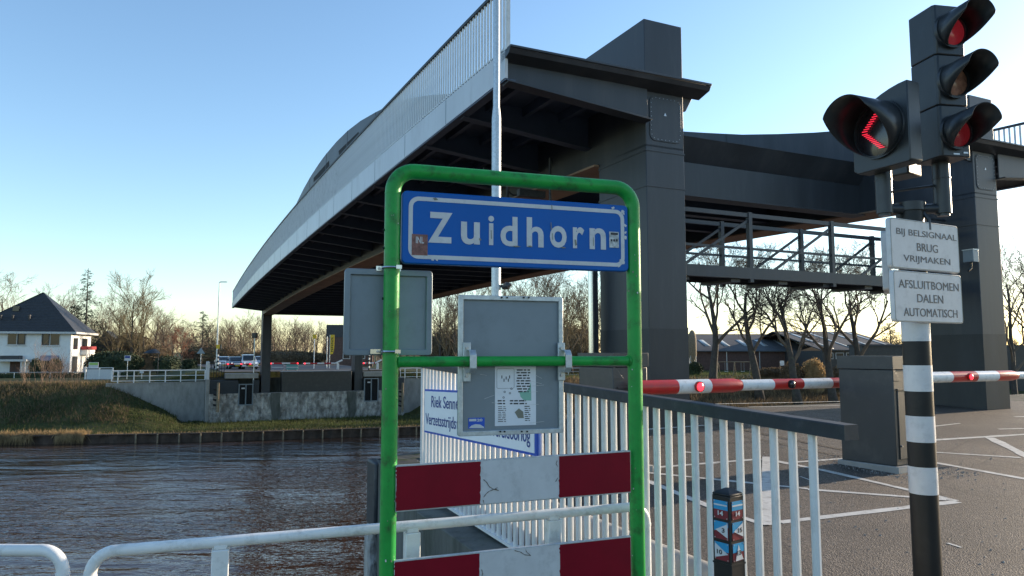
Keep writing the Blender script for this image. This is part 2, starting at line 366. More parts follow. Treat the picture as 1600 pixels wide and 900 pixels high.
l.new(wave(5.0, (0.7, 1.2, 1), 0.3, 2), b3.inputs['Height']); l.new(b2.outputs[0], b3.inputs['Normal'])
l.new(b3.outputs[0], b.inputs['Normal'])
g = MB(); g.poly([BR(-40, -2500, WATER), BR(-40, 2500, WATER), BR(120, 2500, WATER), BR(120, -2500, WATER)])
structure(g.build('canal_water', wm))

# near land: falls to the quay edge, carries the road up to the bridge
M['nearland'] = ground_mat('near_pavement', (0.070, 0.075, 0.070), (0.105, 0.108, 0.100), (0.045, 0.060, 0.028), 1.2, 5.0, 0.2)
def near_out(): return [(-3000, -3000), (3.9, -3000), (3.9, 2.0), (6.3, 2.0), (9.5, 2.48), (9.9, 4.2), (12.9, 6.4), (12.9, 19.6), (13.4, 24), (12, 3000), (-3000, 3000)]
def cut(poly, a, b):
    """the slice a<=s<=b of a (s,t) polygon whose edges run mostly along t"""
    def clip(p, f, sgn):
        o = []
        for i in range(len(p)):
            A = p[i]; B = p[(i + 1) % len(p)]; ia = sgn * (A[0] - f) >= 0; ib = sgn * (B[0] - f) >= 0
            if ia: o.append(A)
            if ia != ib:
                k = (f - A[0]) / (B[0] - A[0]); o.append((f, A[1] + k * (B[1] - A[1])))
        return o
    p = clip(poly, a, 1); return clip(p, b, -1) if p else []
g = MB()
for a, b_ in ((-3000, -10), (-10, 3.9), (3.9, 13), (13, 20)):
    p = cut(near_out(), a, b_)
    if len(p) > 2: g.poly([BR(s, t, road_z(s) - 0.03) for s, t in p])
structure(g.build('near_ground', M['nearland']))

am = bpy.data.materials.new('asphalt'); am.use_nodes = True; n = am.node_tree.nodes; l = am.node_tree.links; b = n['Principled BSDF']
tc = n.new('ShaderNodeTexCoord')
v1 = n.new('ShaderNodeTexVoronoi'); v1.inputs['Scale'].default_value = 85; l.new(tc.outputs['Object'], v1.inputs['Vector'])
r1 = n.new('ShaderNodeValToRGB'); e = r1.color_ramp.elements; e[0].position = 0.0; e[0].color = (0.022, 0.018, 0.016, 1); e[1].position = 1.0; e[1].color = (0.215, 0.188, 0.162, 1)
e.new(0.5).color = (0.076, 0.067, 0.060, 1)
l.new(v1.outputs['Color'], r1.inputs[0])
n1 = n.new('ShaderNodeTexNoise'); n1.inputs['Scale'].default_value = 0.9; n1.inputs['Detail'].default_value = 8; l.new(tc.outputs['Object'], n1.inputs['Vector'])
r2 = n.new('ShaderNodeValToRGB'); r2.color_ramp.elements[0].position = .3; r2.color_ramp.elements[0].color = (.62, .60, .58, 1); r2.color_ramp.elements[1].position = .72; r2.color_ramp.elements[1].color = (1.15, 1.1, 1.05, 1)
l.new(n1.outputs['Fac'], r2.inputs[0])
mx = n.new('ShaderNodeMix'); mx.data_type = 'RGBA'; mx.blend_type = 'MULTIPLY'; mx.inputs[0].default_value = 1; l.new(r1.outputs[0], mx.inputs[6]); l.new(r2.outputs[0], mx.inputs[7])
n4 = n.new('ShaderNodeTexNoise'); n4.inputs['Scale'].default_value = 0.28; n4.inputs['Detail'].default_value = 10; n4.inputs['Roughness'].default_value = .68; l.new(tc.outputs['Object'], n4.inputs['Vector'])
r4 = n.new('ShaderNodeValToRGB'); r4.color_ramp.elements[0].position = .36; r4.color_ramp.elements[0].color = (.66, .65, .66, 1); r4.color_ramp.elements[1].position = .60; r4.color_ramp.elements[1].color = (1.06, 1.02, .97, 1)
l.new(n4.outputs['Fac'], r4.inputs[0])
m4 = n.new('ShaderNodeMix'); m4.data_type = 'RGBA'; m4.blend_type = 'MULTIPLY'; m4.inputs[0].default_value = 1; l.new(mx.outputs[2], m4.inputs[6]); l.new(r4.outputs[0], m4.inputs[7])
v5 = n.new('ShaderNodeTexVoronoi'); v5.feature = 'DISTANCE_TO_EDGE'; v5.inputs['Scale'].default_value = .42
w5 = n.new('ShaderNodeMix'); w5.data_type = 'RGBA'; w5.inputs[0].default_value = .22; l.new(tc.outputs['Object'], w5.inputs[6]); l.new(n1.outputs['Color'], w5.inputs[7]); l.new(w5.outputs[2], v5.inputs['Vector'])
r5 = n.new('ShaderNodeValToRGB'); r5.color_ramp.elements[0].position = .0; r5.color_ramp.elements[0].color = (.42, .42, .42, 1); r5.color_ramp.elements[1].position = .012; r5.color_ramp.elements[1].color = (1, 1, 1, 1); l.new(v5.outputs['Distance'], r5.inputs[0])
m5 = n.new('ShaderNodeMix'); m5.data_type = 'RGBA'; m5.blend_type = 'MULTIPLY'; m5.inputs[0].default_value = .8; l.new(m4.outputs[2], m5.inputs[6]); l.new(r5.outputs[0], m5.inputs[7])
l.new(m5.outputs[2], b.inputs['Base Color']); b.inputs['Roughness'].default_value = 0.75
bp = n.new('ShaderNodeBump'); bp.inputs['Strength'].default_value = 0.9; bp.inputs['Distance'].default_value = 0.008; l.new(v1.outputs['Distance'], bp.inputs['Height']); l.new(bp.outputs[0], b.inputs['Normal'])
g = MB()
RO = [(-60, 2.78), (9.2, 2.9), (9.7, 4.3), (12.7, 6.5), (12.7, 19.5), (9.0, 22), (8.0, 60), (-60, 60)]
for a, b_ in ((-60, -10), (-10, 12.7)): g.poly([BR(s, t, road_z(s) - 0.02) for s, t in cut(RO, a, b_)])
structure(g.build('road', am))

# painted lines, measured on the road plane
g = MB()
def stripe(p0, p1, w, lift=0.0):
    A = on_road(*p0); B = on_road(*p1); d = (B - A).normalized(); q = Vector((-d.y, d.x)) * w / 2
    N = max(1, int((B - A).length / 0.25)); R = random.Random(int(p0[0] * 7 + p1[1]))
    L = []; Rr = []
    for i in range(N + 1):
        c = A + (B - A) * (i / N); j = 1 + R.uniform(-.22, .18)
        for lst, sg in ((L, 1), (Rr, -1)):
            x = c + q * (sg * j); s_, t_ = st(x); lst.append((x.x, x.y, road_z(s_) - 0.016 + lift))
    for i in range(N): g.poly([Rr[i], Rr[i + 1], L[i + 1], L[i]])
for p0, p1, w in [((1280, 731), (1495, 780), .10), ((1262, 762), (1478, 778), .08), ((1218, 813), (1495, 781), .10),
                  ((1440, 687), (1700, 671), .11), ((1440, 703.5), (1594, 713), .09), ((1440, 717), (1720, 767), .11), ((1546, 682), (1640, 728), .17),
                  ((1000, 730), (1190, 715), .09), ((1244, 720), (1350, 712), .08), ((1200, 716), (1278, 731), .12),
                  ((1000, 735), (1262, 761), .085), ((1000, 744), (1115, 791), .10), ((1115, 791), (1195, 817), .09), ((1064, 704), (1098, 706), .08),
                  ((1073, 629), (1330, 625.6), .14), ((1170, 634.6), (1318, 632.5), .07), ((1000, 670), (1100, 663), .10), ((1430, 668), (1500, 660), .06), ((1585, 650), (1680, 648), .10),
                  ((1560, 669), (1600, 668), .08), ((1480, 845), (1502, 852), .03), ((1250, 742), (1278, 752), .03)]:
    stripe(p0, p1, w)
a, b_, c, d_ = [on_road(*p) for p in ((1188, 818), (1206, 818), (1204, 712), (1191, 712))]
g.poly([(p.x, p.y, road_z(st(p)[0]) - 0.012) for p in (a, b_, c, d_)])
structure(g.build('road_markings', M['paint']))
g = MB()
def groove(p0, p1, w):
    A = on_road(*p0); B = on_road(*p1); d = (B - A).normalized(); q = Vector((-d.y, d.x)) * w / 2
    g.poly([(x.x, x.y, road_z(st(x)[0]) - 0.008) for x in (A - q, B - q, B + q, A + q)])
groove((1109, 660), (1318, 701), .05); groove((1085, 664), (1318, 712), .03); groove((1020, 698), (1180, 688), .025)
structure(g.build('road_joints', M['blackin']))

# near abutment wall and quay wall
def wall_strip(path, th, z0, ztop, name, m, label, cat):
    g = MB()
    for (s0, t0), (s1, t1) in zip(path, path[1:]):
        d = Vector((s1 - s0, t1 - t0)).normalized(); q = Vector((-d.y, d.x)) * -th
        for_ = [(s0, t0), (s1, t1), (s1 + q.x, t1 + q.y), (s0 + q.x, t0 + q.y)]
        lo = [BR(s, t, z0) for s, t in for_]; hi = [BR(s, t, ztop(s)) for s, t in for_]
        g.loft([lo, hi])
    o = g.build(name, m, bevel=0.01); return tag(o, label, cat)
wall_strip([(12.9, 20.0), (12.9, 6.4), (9.9, 4.15), (9.55, 2.42), (6.3, 1.97), (3.6, 1.95)], 0.42, -6.4, lambda s: 0.255, 'abutment_wall', M['moss'], 'mossy dark concrete abutment wall under the white bar railing', 'wall')
wall_strip([(3.72, 1.9), (3.72, -60)], 0.5, -6.4, lambda s: 0.02, 'quay_wall', M['concrete'], 'concrete quay wall at the near water edge below the white tube rails', 'wall')
t_ = thing('fender_pier', 'dark fender box on rough stone pier behind the left green post', 'fender', BR(9.45, 2.385, -6.0), AL)
MB().box(-.055, .09, -.22, .22, 5.42, 6.25).build('fender_box', M['slate'], t_, bevel=0.03)
MB().box(-.085, .055, -.2, .2, 0, 5.42).build('stone_pier', M['stone'], t_, bevel=0.04)
# kerb with rounded top behind the railing
g = MB(); prof = [(-.12, -.9), (.12, -.9)] + [(.12 * math.cos(math.radians(a)), .02 + .12 * math.sin(math.radians(a)) - 0.12) for a in range(0, 181, 20)]
g.loft([[BR(s, 2.66 + a, 0.50 + b) for a, b in prof] for s in (1.2, 3, 5, 7.5)])
tag(g.build('kerb', M['concrete']), 'low round-topped concrete kerb between the asphalt and the white bars', 'kerb')

# ================================================================== LIFT BRIDGE
S0, S1 = 10.4, 78.2; TL, TR = 4.71, 20.62; G1 = (7.57, 8.43); G2 = (16.95, 17.81)
def cam_(s): return 0.36 * (1 - ((s - 44.3) / 34.0) ** 2)
def top(s): return 6.62 + cam_(s)
def ftop(s): return 6.62 + cam_(s) / .36 * .66
def rtop(s): return 7.84 + cam_(s) / .36 * .80
OFF = (8.0, 10.57, 0.35)
bridge = thing('lift_bridge', 'dark grey lift bridge raised on four tall legs with white bar railing', 'bridge', BR(OFF[1], OFF[0], OFF[2]), AL)
def bpart(mb, name, m, **k): return mb.build(name, m, bridge, OFF, **k)
SS = [S0 + (S1 - S0) * i / 34 for i in range(35)]
def along(mb, prof, s_list=SS, z=top, m=0): mb.loft([[(t, s, z(s) + dz) for t, dz in prof] for s in s_list], m)
g = MB(); along(g, [(TL + .02, -.13), (G1[0], -.13), (G1[0], -.03), (TL + .02, -.03)])
along(g, [(G2[1], -.13), (TR - .02, -.13), (TR - .02, -.03), (G2[1], -.03)])
SM = [13.85 + (74.8 - 13.85) * i / 30 for i in range(31)]
along(g, [(G1[1], -.10), (G2[0], -.10), (G2[0], .02), (G1[1], .02)], SM)
# stringers under the deck
SK = [10.75 + (77.9 - 10.75) * i / 34 for i in range(35)]
for tt in (5.3, 6.1, 6.9, 18.5, 19.3, 20.1): along(g, [(tt - .05, -.32), (tt + .05, -.32), (tt + .05, -.13), (tt - .05, -.13)], SK)
for i in range(9):
    tt = 9.0 + i * .92; along(g, [(tt - .07, -.34), (tt + .07, -.34), (tt + .07, -.10), (tt - .07, -.10)], SM)
bpart(g, 'deck', M['under'])
for T0, T1 in ((TL - .03, TL + .02), (TR - .02, TR + .03)):
    g = MB(); g.loft([[(T0, s, top(s) - .47), (T1, s, top(s) - .47), (T1, s, ftop(s)), (T0, s, ftop(s))] for s in SS])
    fo = bpart(g, 'edge_fascia', M['fascia'])
    for s in [S0 + 2.9 * k_ for k_ in range(1, 24)]:
        MB().box(T0 - .004, T1 + .004, s - .012, s + .012, top(s) - .46, ftop(s) - .01).build('joint', M['alu'], fo, OFF)
g = MB()
for T0, T1 in ((TL - .02, TL + .16), (TR - .16, TR + .02)): along(g, [(T0, -.50), (T1, -.50), (T1, -.475), (T0, -.475)])
bpart(g, 'fascia_lip', M['under'])
# cross beams, one mesh shared
def bracket_mesh(e, gd):
    g = MB()
    for lo0, lo1, hi0, hi1, y in ((-.50, -.80, -.135, -.135, .01), (-.52, -.82, -.4995, -.7995, .11)):
        g.prism([(e, lo0), (gd, lo1), (gd, hi1), (e, hi0)], 'y', -y, y)
    return g.mesh('bracket', M['under'])
br_l, br_r = bracket_mesh(TL + .05, G1[0]), bracket_mesh(TR - .05, G2[1])
g = MB(); g.box(G1[1], G2[0], -.012, .012, -.95, -.105); g.box(G1[1], G2[0], -.14, .14, -.975, -.9495); mid_m = g.mesh('cross_beam', M['under'])
s = 12.6
while s < 77.5:
    for nm, me in (('bracket', br_l), ('bracket', br_r), ('cross_beam', mid_m)):
        if nm == 'cross_beam' and not 14 < s < 75: continue
        o = bpy.data.objects.new(nm, me); COL.objects.link(o); o.parent = bridge
        o.location = (-OFF[0], s - OFF[1], top(s) - OFF[2])
    s += 2.3
# main girders with the arch
TOPP = [(10.57, 7.82), (13.0, 7.86), (14.2, 7.98), (15.2, 8.20), (16.6, 8.55), (18.2, 8.98), (20, 9.55), (22, 10.2), (24, 10.8), (26, 11.35), (28.5, 11.92), (31, 12.38), (34, 12.88), (37, 13.24), (40, 13.46), (43, 13.56), (44.3, 13.57)]
TOPP = TOPP + [(88.6 - s, z) for s, z in TOPP[:-1]][::-1]
def gb(s): return 5.40 + 0.52 * (1 - ((s - 44.3) / 33.7) ** 2)
for (a, b_) in (G1, G2):
    g = MB()
    g.loft([[(a, s, gb(s)), (b_, s, gb(s)), (b_, s, z), (a, s, z)] for s, z in TOPP])
    go = bpart(g, 'main_girder', M['steel'], bevel=0.012)
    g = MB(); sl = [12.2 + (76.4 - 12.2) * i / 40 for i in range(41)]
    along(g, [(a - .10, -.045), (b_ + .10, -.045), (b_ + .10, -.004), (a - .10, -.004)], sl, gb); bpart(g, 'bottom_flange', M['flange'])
    g = MB()
    for s in (19.0, 25, 31, 37, 43, 49, 55, 61, 67):
        zt = [z0 + (z1 - z0) * (s - s0) / (s1 - s0) for (s0, z0), (s1, z1) in zip(TOPP, TOPP[1:]) if s0 <= s <= s1][0]
        for x in (a - .012, b_ + .002): g.box(x, x + .01, s - .04, s + .04, top(s) + .05, zt - .01)
    g_ = g.build('web_seam', M['steel'], go, OFF)
# dark access slots low in the left arch, facing the footpath
for (q0, q1, q2, q3) in (((530, 243), (563, 214), (560, 206), (529, 236)), ((490, 285), (515, 262), (514, 251), (490, 278))):
    P = BR(0, G1[0]); pts = [on_wall(u, v, P, DLv) for u, v in (q0, q1, q2, q3)]
    bpart(MB().prism([(s, z) for s, z in pts], 'x', G1[0] - .004, G1[0] + .05), 'web_opening', M['blackin'])
# legs
M['sleeve'] = mat('greased_leg_paint', (0.020, 0.024, 0.030), 0.5, 0, 0.3, 2, 0.04, 10, dirt=(0.05, 0.048, 0.044), dirt_amt=0.5, dscale=3, stretch=(1, 1, .3))
for (a, b_) in (G1, G2):
    for s0, z0 in ((10.57, road_z(10.57) - .25), (76.5, -2.42)):
        lg = bpart(MB().box(a, b_, s0, s0 + 1.62, z0, 5.46 if s0 < 40 else 5.46), 'leg', M['steel'], bevel=0.012)
        for z in (5.34, 4.68, 2.1):
            e_ = .012 if z > 3 else .006
            MB().box(a - e_, b_ + e_, s0 - e_, s0 + 1.62 + e_, z - .012, z + .012).build('weld_band', M['steel'], lg, OFF)
        if s0 < 40:
            MB().box(a - .004, b_ + .004, s0 - .004, s0 + 1.624, z0 + .01, 2.088).build('lower_sleeve', M['sleeve'], lg, OFF)
            g = MB(); g.prism(rrect(a + .085, b_ - .065, 5.53, 6.37, .12), 'y', s0 - .014, s0 + .004)
            hh = bpart(g, 'hatch', M['steel'], bevel=0.004)
            g = MB()
            pts = rrect(a + .115, b_ - .095, 5.56, 6.34, .10, 2)
            loop = pts + pts[:1]; dist = 0; nxt = 0
            for (x0, z0_), (x1, z1_) in zip(loop, loop[1:]):
                L = math.hypot(x1 - x0, z1_ - z0_); 
                while nxt <= dist + L:
                    k_ = (nxt - dist) / L if L else 0; x = x0 + (x1 - x0) * k_; z = z0_ + (z1_ - z0_) * k_
                    g.tube([(x, s0 - .026, z), (x, s0 - .010, z)], .0065, 6); nxt += .085
                dist += L
            g.prism([(a + .40, 6.02), (a + .46, 6.02), (a + .43, 6.08)], 'y', s0 - .022, s0 - .014)
            g.build('bolt_ring', M['bolt'], hh, OFF)
            # end plate over the leg and the tapered bracket beside it
for (tA, tB, ga, gb_, out) in ((TL - .03, 8.80, G1[0], G1[1], 1), (16.35, TR + .03, G2[0], G2[1], -1)):
    g = MB(); g.box(tA, tB, 10.18, 10.565, 6.60, 6.64); g.prism([(10.25, 6.52), (10.565, 6.44), (10.565, 6.60), (10.2, 6.60)], 'x', tA, tB)
    e0, e1 = (tA + .05, ga) if out == 1 else (gb_, tB - .05)
    if out == 1: g.prism([(e0, 6.12), (e1, 5.86), (e1, 6.45), (e0, 6.5)], 'y', 10.50, 10.53); g.prism([(e0, 6.09), (e1, 5.83), (e1, 5.86), (e0, 6.12)], 'y', 10.36, 10.62)
    else: g.prism([(e0, 5.86), (e1, 6.12), (e1, 6.5), (e0, 6.45)], 'y', 10.50, 10.53); g.prism([(e0, 5.83), (e1, 6.09), (e1, 6.12), (e0, 5.86)], 'y', 10.36, 10.62)
    x0, x1 = (gb_, tB - .08) if out == 1 else (ga, tA + .08)
    g.prism([(x0, 6.2), (x0 + (x1 - x0) * .3, 6.2), (x1, 6.55), (x0, 6.55)], 'y', 10.6, 10.66)
    g.prism([(x0, 6.2), (x0 + (x1 - x0) * .3, 6.2), (x1, 6.55), (x0, 6.55)], 'y', 11.3, 11.36)
    bx0, bx1 = sorted((x0, x1)); g.box(bx0, bx1, 10.57, 12.3, 6.60, 6.64)
    bpart(g, 'end_plate', M['steel'], bevel=0.006)
# roadway end beam, near and far
for s, d in ((13.35, 1), (75.3, -1)):
    zt = top(s); g = MB()
    g.prism([(s, zt + .1), (s + d * .40, zt + .1), (s + d * .40, zt - .42), (s + d * .36, zt - .42)], 'x', G1[1], G2[0])
    g.prism([(s + d * .36, zt - .42), (s + d * .40, zt - .42), (s + d * .40, zt - 1.25), (s + d * .36, zt - 1.25)], 'x', G1[1], G2[0])
    g.prism([(s + d * .20, zt - 1.29), (s + d * .62, zt - 1.29), (s + d * .62, zt - 1.25), (s + d * .20, zt - 1.25)], 'x', G1[1], G2[0])
    bpart(g, 'end_beam', M['steel'], bevel=0.006)
g = MB(); rng_ = random.Random(31)
def grit_at(p, z):
    r = rng_.uniform(.004, .013); k0 = len(g.v)
    for a in range(4): g.v.append((p.x + r * math.cos(a * 1.57 + rng_.random()), p.y + r * math.sin(a * 1.57 + rng_.random()), z + r * .1))
    g.v.append((p.x, p.y, z + r * rng_.uniform(.6, 1.1)))
    for a in range(4): g.face([k0 + a, k0 + (a + 1) % 4, k0 + 4])
for i in range(2600):
    if i % 3 == 0: s = rng_.uniform(1.5, 9.0); t = 2.80 + abs(rng_.gauss(0, .22))
    elif i % 3 == 1: s = 6.45 + rng_.uniform(-.75, .9); t = 8.3 + rng_.uniform(-.6, .8)
    else: s = rng_.uniform(1, 11); t = rng_.uniform(3, 12)
    grit_at(BR(s, t).xy, road_z(s) - .02)
o = g.build('road_grit', M['concrete']); o['kind'] = 'stuff'; tag(o, 'loose grit and small stones scattered over the asphalt', 'grit')
# railings: each side one part; the bars nearest the viewer are sub-parts of their own
bar_me = MB().box(-.012, .012, -.022, .022, 0, 1.0).mesh('baluster', M['bars'])
for T, near in ((TL + .02, True), (TR - .02, False)):
    g = MB(); rs = SS if True else SS
    along(g, [(T - .035, -.06), (T + .035, -.06), (T + .035, .0), (T - .035, .0)], SS, rtop)
    rail = bpart(g, 'railing', M['slate'])
    g = MB(); along(g, [(T - .012, .06), (T + .012, .06), (T + .012, .085), (T - .012, .085)], SS, ftop); 
    s = S0 + 2
    g.build('bottom_rail', M['bars'], rail, OFF)
    g = MB(); g.box(T - .03, T + .03, S0 - .03, S0 + .03, top(S0) - .02, top(S0) + 1.17); g.box(T - .05, T + .17, S0 - .08, S0 + .06, top(S0) - .0, top(S0) + .04)
    g.build('end_post', M['bars'], rail, OFF)
    stuff = MB(); s = S0 + .16; i = 0
    while s < S1:
        z = ftop(s) + .01; h = rtop(s) - .05 - z
        if near and i < 100:
            o = bpy.data.objects.new('baluster', bar_me); COL.objects.link(o); o.parent = rail; o.location = (T - OFF[0], s - OFF[1], z - OFF[2]); o.scale = (1, 1, h)
        else: stuff.box(T - .012, T + .012, s - .022, s + .022, z, z + h)
        s += .138; i += 1
    o = stuff.build('balusters', M['bars'], rail, OFF); o['kind'] = 'stuff'
# pipework and gear under the near deck
g = MB()
for (p0, p1, r) in (((6.0, 14.5, 5.75), (7.5, 14.5, 5.55), .03), ((7.2, 13.6, 4.9), (7.2, 13.6, 5.9), .03), ((7.0, 15.4, 4.8), (7.0, 15.4, 5.85), .04), ((7.35, 12.4, 4.35), (7.35, 14.6, 4.35), .05)):
    g.tube([p0, p1], r, 8)
g.box(6.75, 7.4, 14.2, 14.35, 5.15, 5.3); g.box(6.4, 6.75, 15.9, 16.3, 4.9, 5.35)
g.tube([(6.9 + .17 * math.cos(a * .5), 14.8, 5.45 + .17 * math.sin(a * .5)) for a in range(14)], .02, 6)
bpart(g, 'service_pipes', M['slate'])

# maintenance gantry between the near legs
GO = (8.45, 11.3, 3.1)
gan = thing('gantry', 'dark steel lattice walkway slung between the two near bridge legs', 'walkway', BR(GO[1], GO[0], GO[2]), AL)
g = MB()
for s in (11.3, 12.35): g.box(8.46, 16.92, s - .05, s + .05, 3.17, 3.40)
for t in (9.0, 10.3, 11.6, 12.9, 14.2, 15.5, 16.6): g.box(t - .12, t + .12, 11.36, 12.29, 3.10, 3.165)
g.build('floor_beam', M['steel'], gan, GO)
MB().box(8.46, 16.92, 11.36, 12.29, 3.30, 3.34).build('floor_grating', M['under'], gan, GO)
for s, us in ((11.3, (1172, 1300)), (12.35, (1128, 1252, 1363))):
    Pg = BR(s, 0).xy; posts = [on_wall(u, 400, Pg, DTv)[0] for u in us]
    g = MB()
    g.bar((8.46, s, 4.50), (16.92, s, 4.50), .05, .085); g.bar((8.46, s, 3.80), (16.92, s, 3.80), .03, .05)
    g.build('guard_rail', M['steel'], gan, GO)
    for t in posts: MB().box(t - .045, t + .045, s - .045, s + .045, 3.10, 4.56).build('post', M['steel'], gan, GO)
    for t in posts + [posts[-1] + 2.6]: MB().bar((t - 1.75, s, 3.36), (t - .02, s, 4.40), .03, .055).build('brace', M['steel'], gan, GO)
g = MB(); g.tube([(15.5, 11.3, 4.5), (15.55, 11.3, 4.78), (15.75, 11.3, 4.88), (16.9, 11.3, 4.88)], .03, 6); g.build('cable_pipe', M['slate'], gan, GO)

# polished guide rod beside the near leg, with its dark channel
p = at(925, 560, 14.0); t_ = thing('guide_rod', 'polished steel guide rod beside a dark channel near the bridge leg', 'rod', (p.x, p.y, .3), AL)
MB().tube([(0, 0, 0), (0, 0, 3.9)], .065, 16).build('rod', M['inox'], t_); MB().box(.075, .165, .02, .16, 0, 3.9).build('channel', M['steel'], t_)
# tall galvanised pole in front of the deck corner
p = at(775, 500, 9.4)
t_ = thing('lamp_pole', 'tall galvanised pole rising past the bridge corner behind the blue sign', 'pole', (p.x, p.y, .25))
MB().tube([(0, 0, 0), (0, 0, 4.55), (0, 0, 4.72), (0, 0, 9.5)], [.062, .062, .045, .042], 14).build('shaft', M['galv'], t_)
g = MB(); q = at(796, 447, 9.4) - Vector((p.x, p.y, .25)); g.tube([(0.05, 0, q.z), (.11, 0, q.z)], .02, 8); g.tube([(.08, 0, q.z - .02), (.15, -.02, q.z + .005), (.20, -.03, q.z + .02)], [.03, .055, .015], 10)
g.build('spot_camera', M['black'], t_)

# ================================================================== GREEN FRAME WITH THE PLACE NAME
PLp = Vector((-0.523, 3.10)); PRp = Vector((0.590, 3.46)); FD = (PRp - PLp); FW = FD.length; FD.normalize(); FA = math.atan2(FD.y, FD.x)
def fx(u, v, off=0.0):
    P = PLp + Vector((-FD.y, FD.x)) * off
    return on_wall(u, v, P, FD)
fr = thing('green_hoop', 'green tubular hoop frame holding the blue place-name board, standing in the foreground', 'sign frame', (PLp.x, PLp.y, 0), FA)
R_ = 0.0345; zt = 2.468; rb = 0.095
pts = [(0, 0, -.1), (0, 0, zt - rb)] + [(rb - rb * math.cos(math.radians(a)), 0, zt - rb + rb * math.sin(math.radians(a))) for a in range(10, 90, 10)] + [(rb, 0, zt), (FW - rb, 0, zt)]
pts += [(FW - rb + rb * math.sin(math.radians(a)), 0, zt - rb + rb * math.cos(math.radians(a))) for a in range(10, 90, 10)] + [(FW, 0, zt - rb), (FW, 0, -.1)]
dense = []
for a, b in zip(pts, pts[1:]):
    n_ = 1 if Vector(b) .__sub__(Vector(a)).length < .3 else 6
    for i in range(n_): dense.append(tuple(Vector(a).lerp(Vector(b), i / n_)))
dense.append(pts[-1])
MB().tube(dense, R_, 28).build('hoop', M['green'], fr)
zc = 1.628
MB().tube([(R_ - .006, 0, zc), (FW - R_ + .006, 0, zc)], .0232, 20).build('crossbar', M['green'], fr)
g = MB(); g.tube([(R_ - .004, 0, zc), (R_ + .004, 0, zc)], .028, 16); g.tube([(FW - R_ - .004, 0, zc), (FW - R_ + .004, 0, zc)], .028, 16); g.build('weld_collar', M['green'], fr)
for q in ((0, 0, zt - rb - .01), (FW, 0, zt - rb - .01)): MB().tube([(q[0], 0, q[2] - .0025), (q[0], 0, q[2] + .0025)], R_ + .0012, 28).build('bend_seam', M['green'], fr)
rc = random.Random(17)
for k_ in range(46):
    x_ = 0 if k_ % 2 else FW; a_ = math.radians(rc.uniform(190, 350)); z_ = rc.uniform(.5, 2.3); r_ = rc.uniform(.0012, .0042)
    c_ = Vector((x_ + (R_ + .0003) * math.cos(a_), (R_ + .0003) * math.sin(a_), z_)); n__ = Vector((math.cos(a_), math.sin(a_), 0)); e1 = Vector((-n__.y, n__.x, 0)); e2 = Vector((0, 0, 1))
    pp_ = [c_ + (e1 * math.cos(w) * r_ + e2 * math.sin(w) * r_ * 1.5) * rc.uniform(.6, 1.2) for w in (0, 1, 2.1, 3.1, 4.2, 5.3)]
    MB().loft([[p + n__ * .0004 for p in pp_], [p - n__ * .003 for p in pp_]]).build('paint_chip', M['olivep'] if k_ % 3 else M['sheet'], fr)
g = MB()
for z in (1.9, 2.12, 2.2): g.tube([(-R_ - .006, 0, z), (-R_ + .004, 0, z)], .006, 8)
g.build('rivet', M['blackin'], fr)

# blue board
x0, z1 = fx(626, 299.5); x1, _ = fx(979, 322); _, z0 = fx(626, 413.5)
z0 = (z0 + fx(979, 424)[1]) / 2; z1 = (z1 + fx(979, 322)[1]) / 2
x0 = R_ + .004; x1 = FW - R_ - .002
nb = thing('name_board', 'blue place-name board with white border reading Zuidhorn, worn and stickered', 'place sign', (PLp.x, PLp.y, 0), FA)
g = MB(); g.prism(rrect(x0, x1, z0, z1, .022), 'y', -.022, .018); g.build('board', M['blue'], nb, bevel=.005)
g = MB(); i0, i1, k0, k1 = x0 + .028, x1 - .022, z0 + .022, z1 - .024
ring(g, rrect(i0, i1, k0, k1, .045, 8), rrect(i0 + .0185, i1 - .0185, k0 + .0185, k1 - .0185, .028, 8), -.0235, -.021)
g.build('border', M['sheet'], nb)
g = MB()
def cr(x, y): return fx(520 + x / 3.2, 240 + y / 3.2, -.022)
for ch, xa, xb, yt, yb in (('Z', 478, 598, 294, 447), ('u', 641, 735, 342, 455), ('i', 779, 804, 312, 458), ('d', 838, 923, 315, 463), ('h', 969, 1053, 320, 468), ('o', 1085, 1168, 362, 471), ('r', 1200, 1256, 368, 474), ('n', 1283, 1364, 373, 479)):
    xm = (xa + xb) / 2
    if ch == 'i':
        a = cr(xa + 2, 348); b = cr(xb - 2, yb); g.box(a[0], b[0], -.0240, -.0222, b[1], a[1])
        c = cr(xm, 326); g.prism([(c[0] + .0135 * math.cos(w * .4), c[1] + .0135 * math.sin(w * .4)) for w in range(16)], 'y', -.0240, -.0222); continue
    a = cr(xa, yt); b = cr(xb, yb); zb = b[1]; ztp = a[1]
    ztp = cr(xm, yt)[1]; zb = cr(xm, yb)[1]
    letter(g, ch, cr(xa, yt)[0], cr(xb, yt)[0], zb, ztp, -.0222, .0018, 0.022 if ch != 'Z' else .03)
g.build('lettering', M['sheet'], nb)
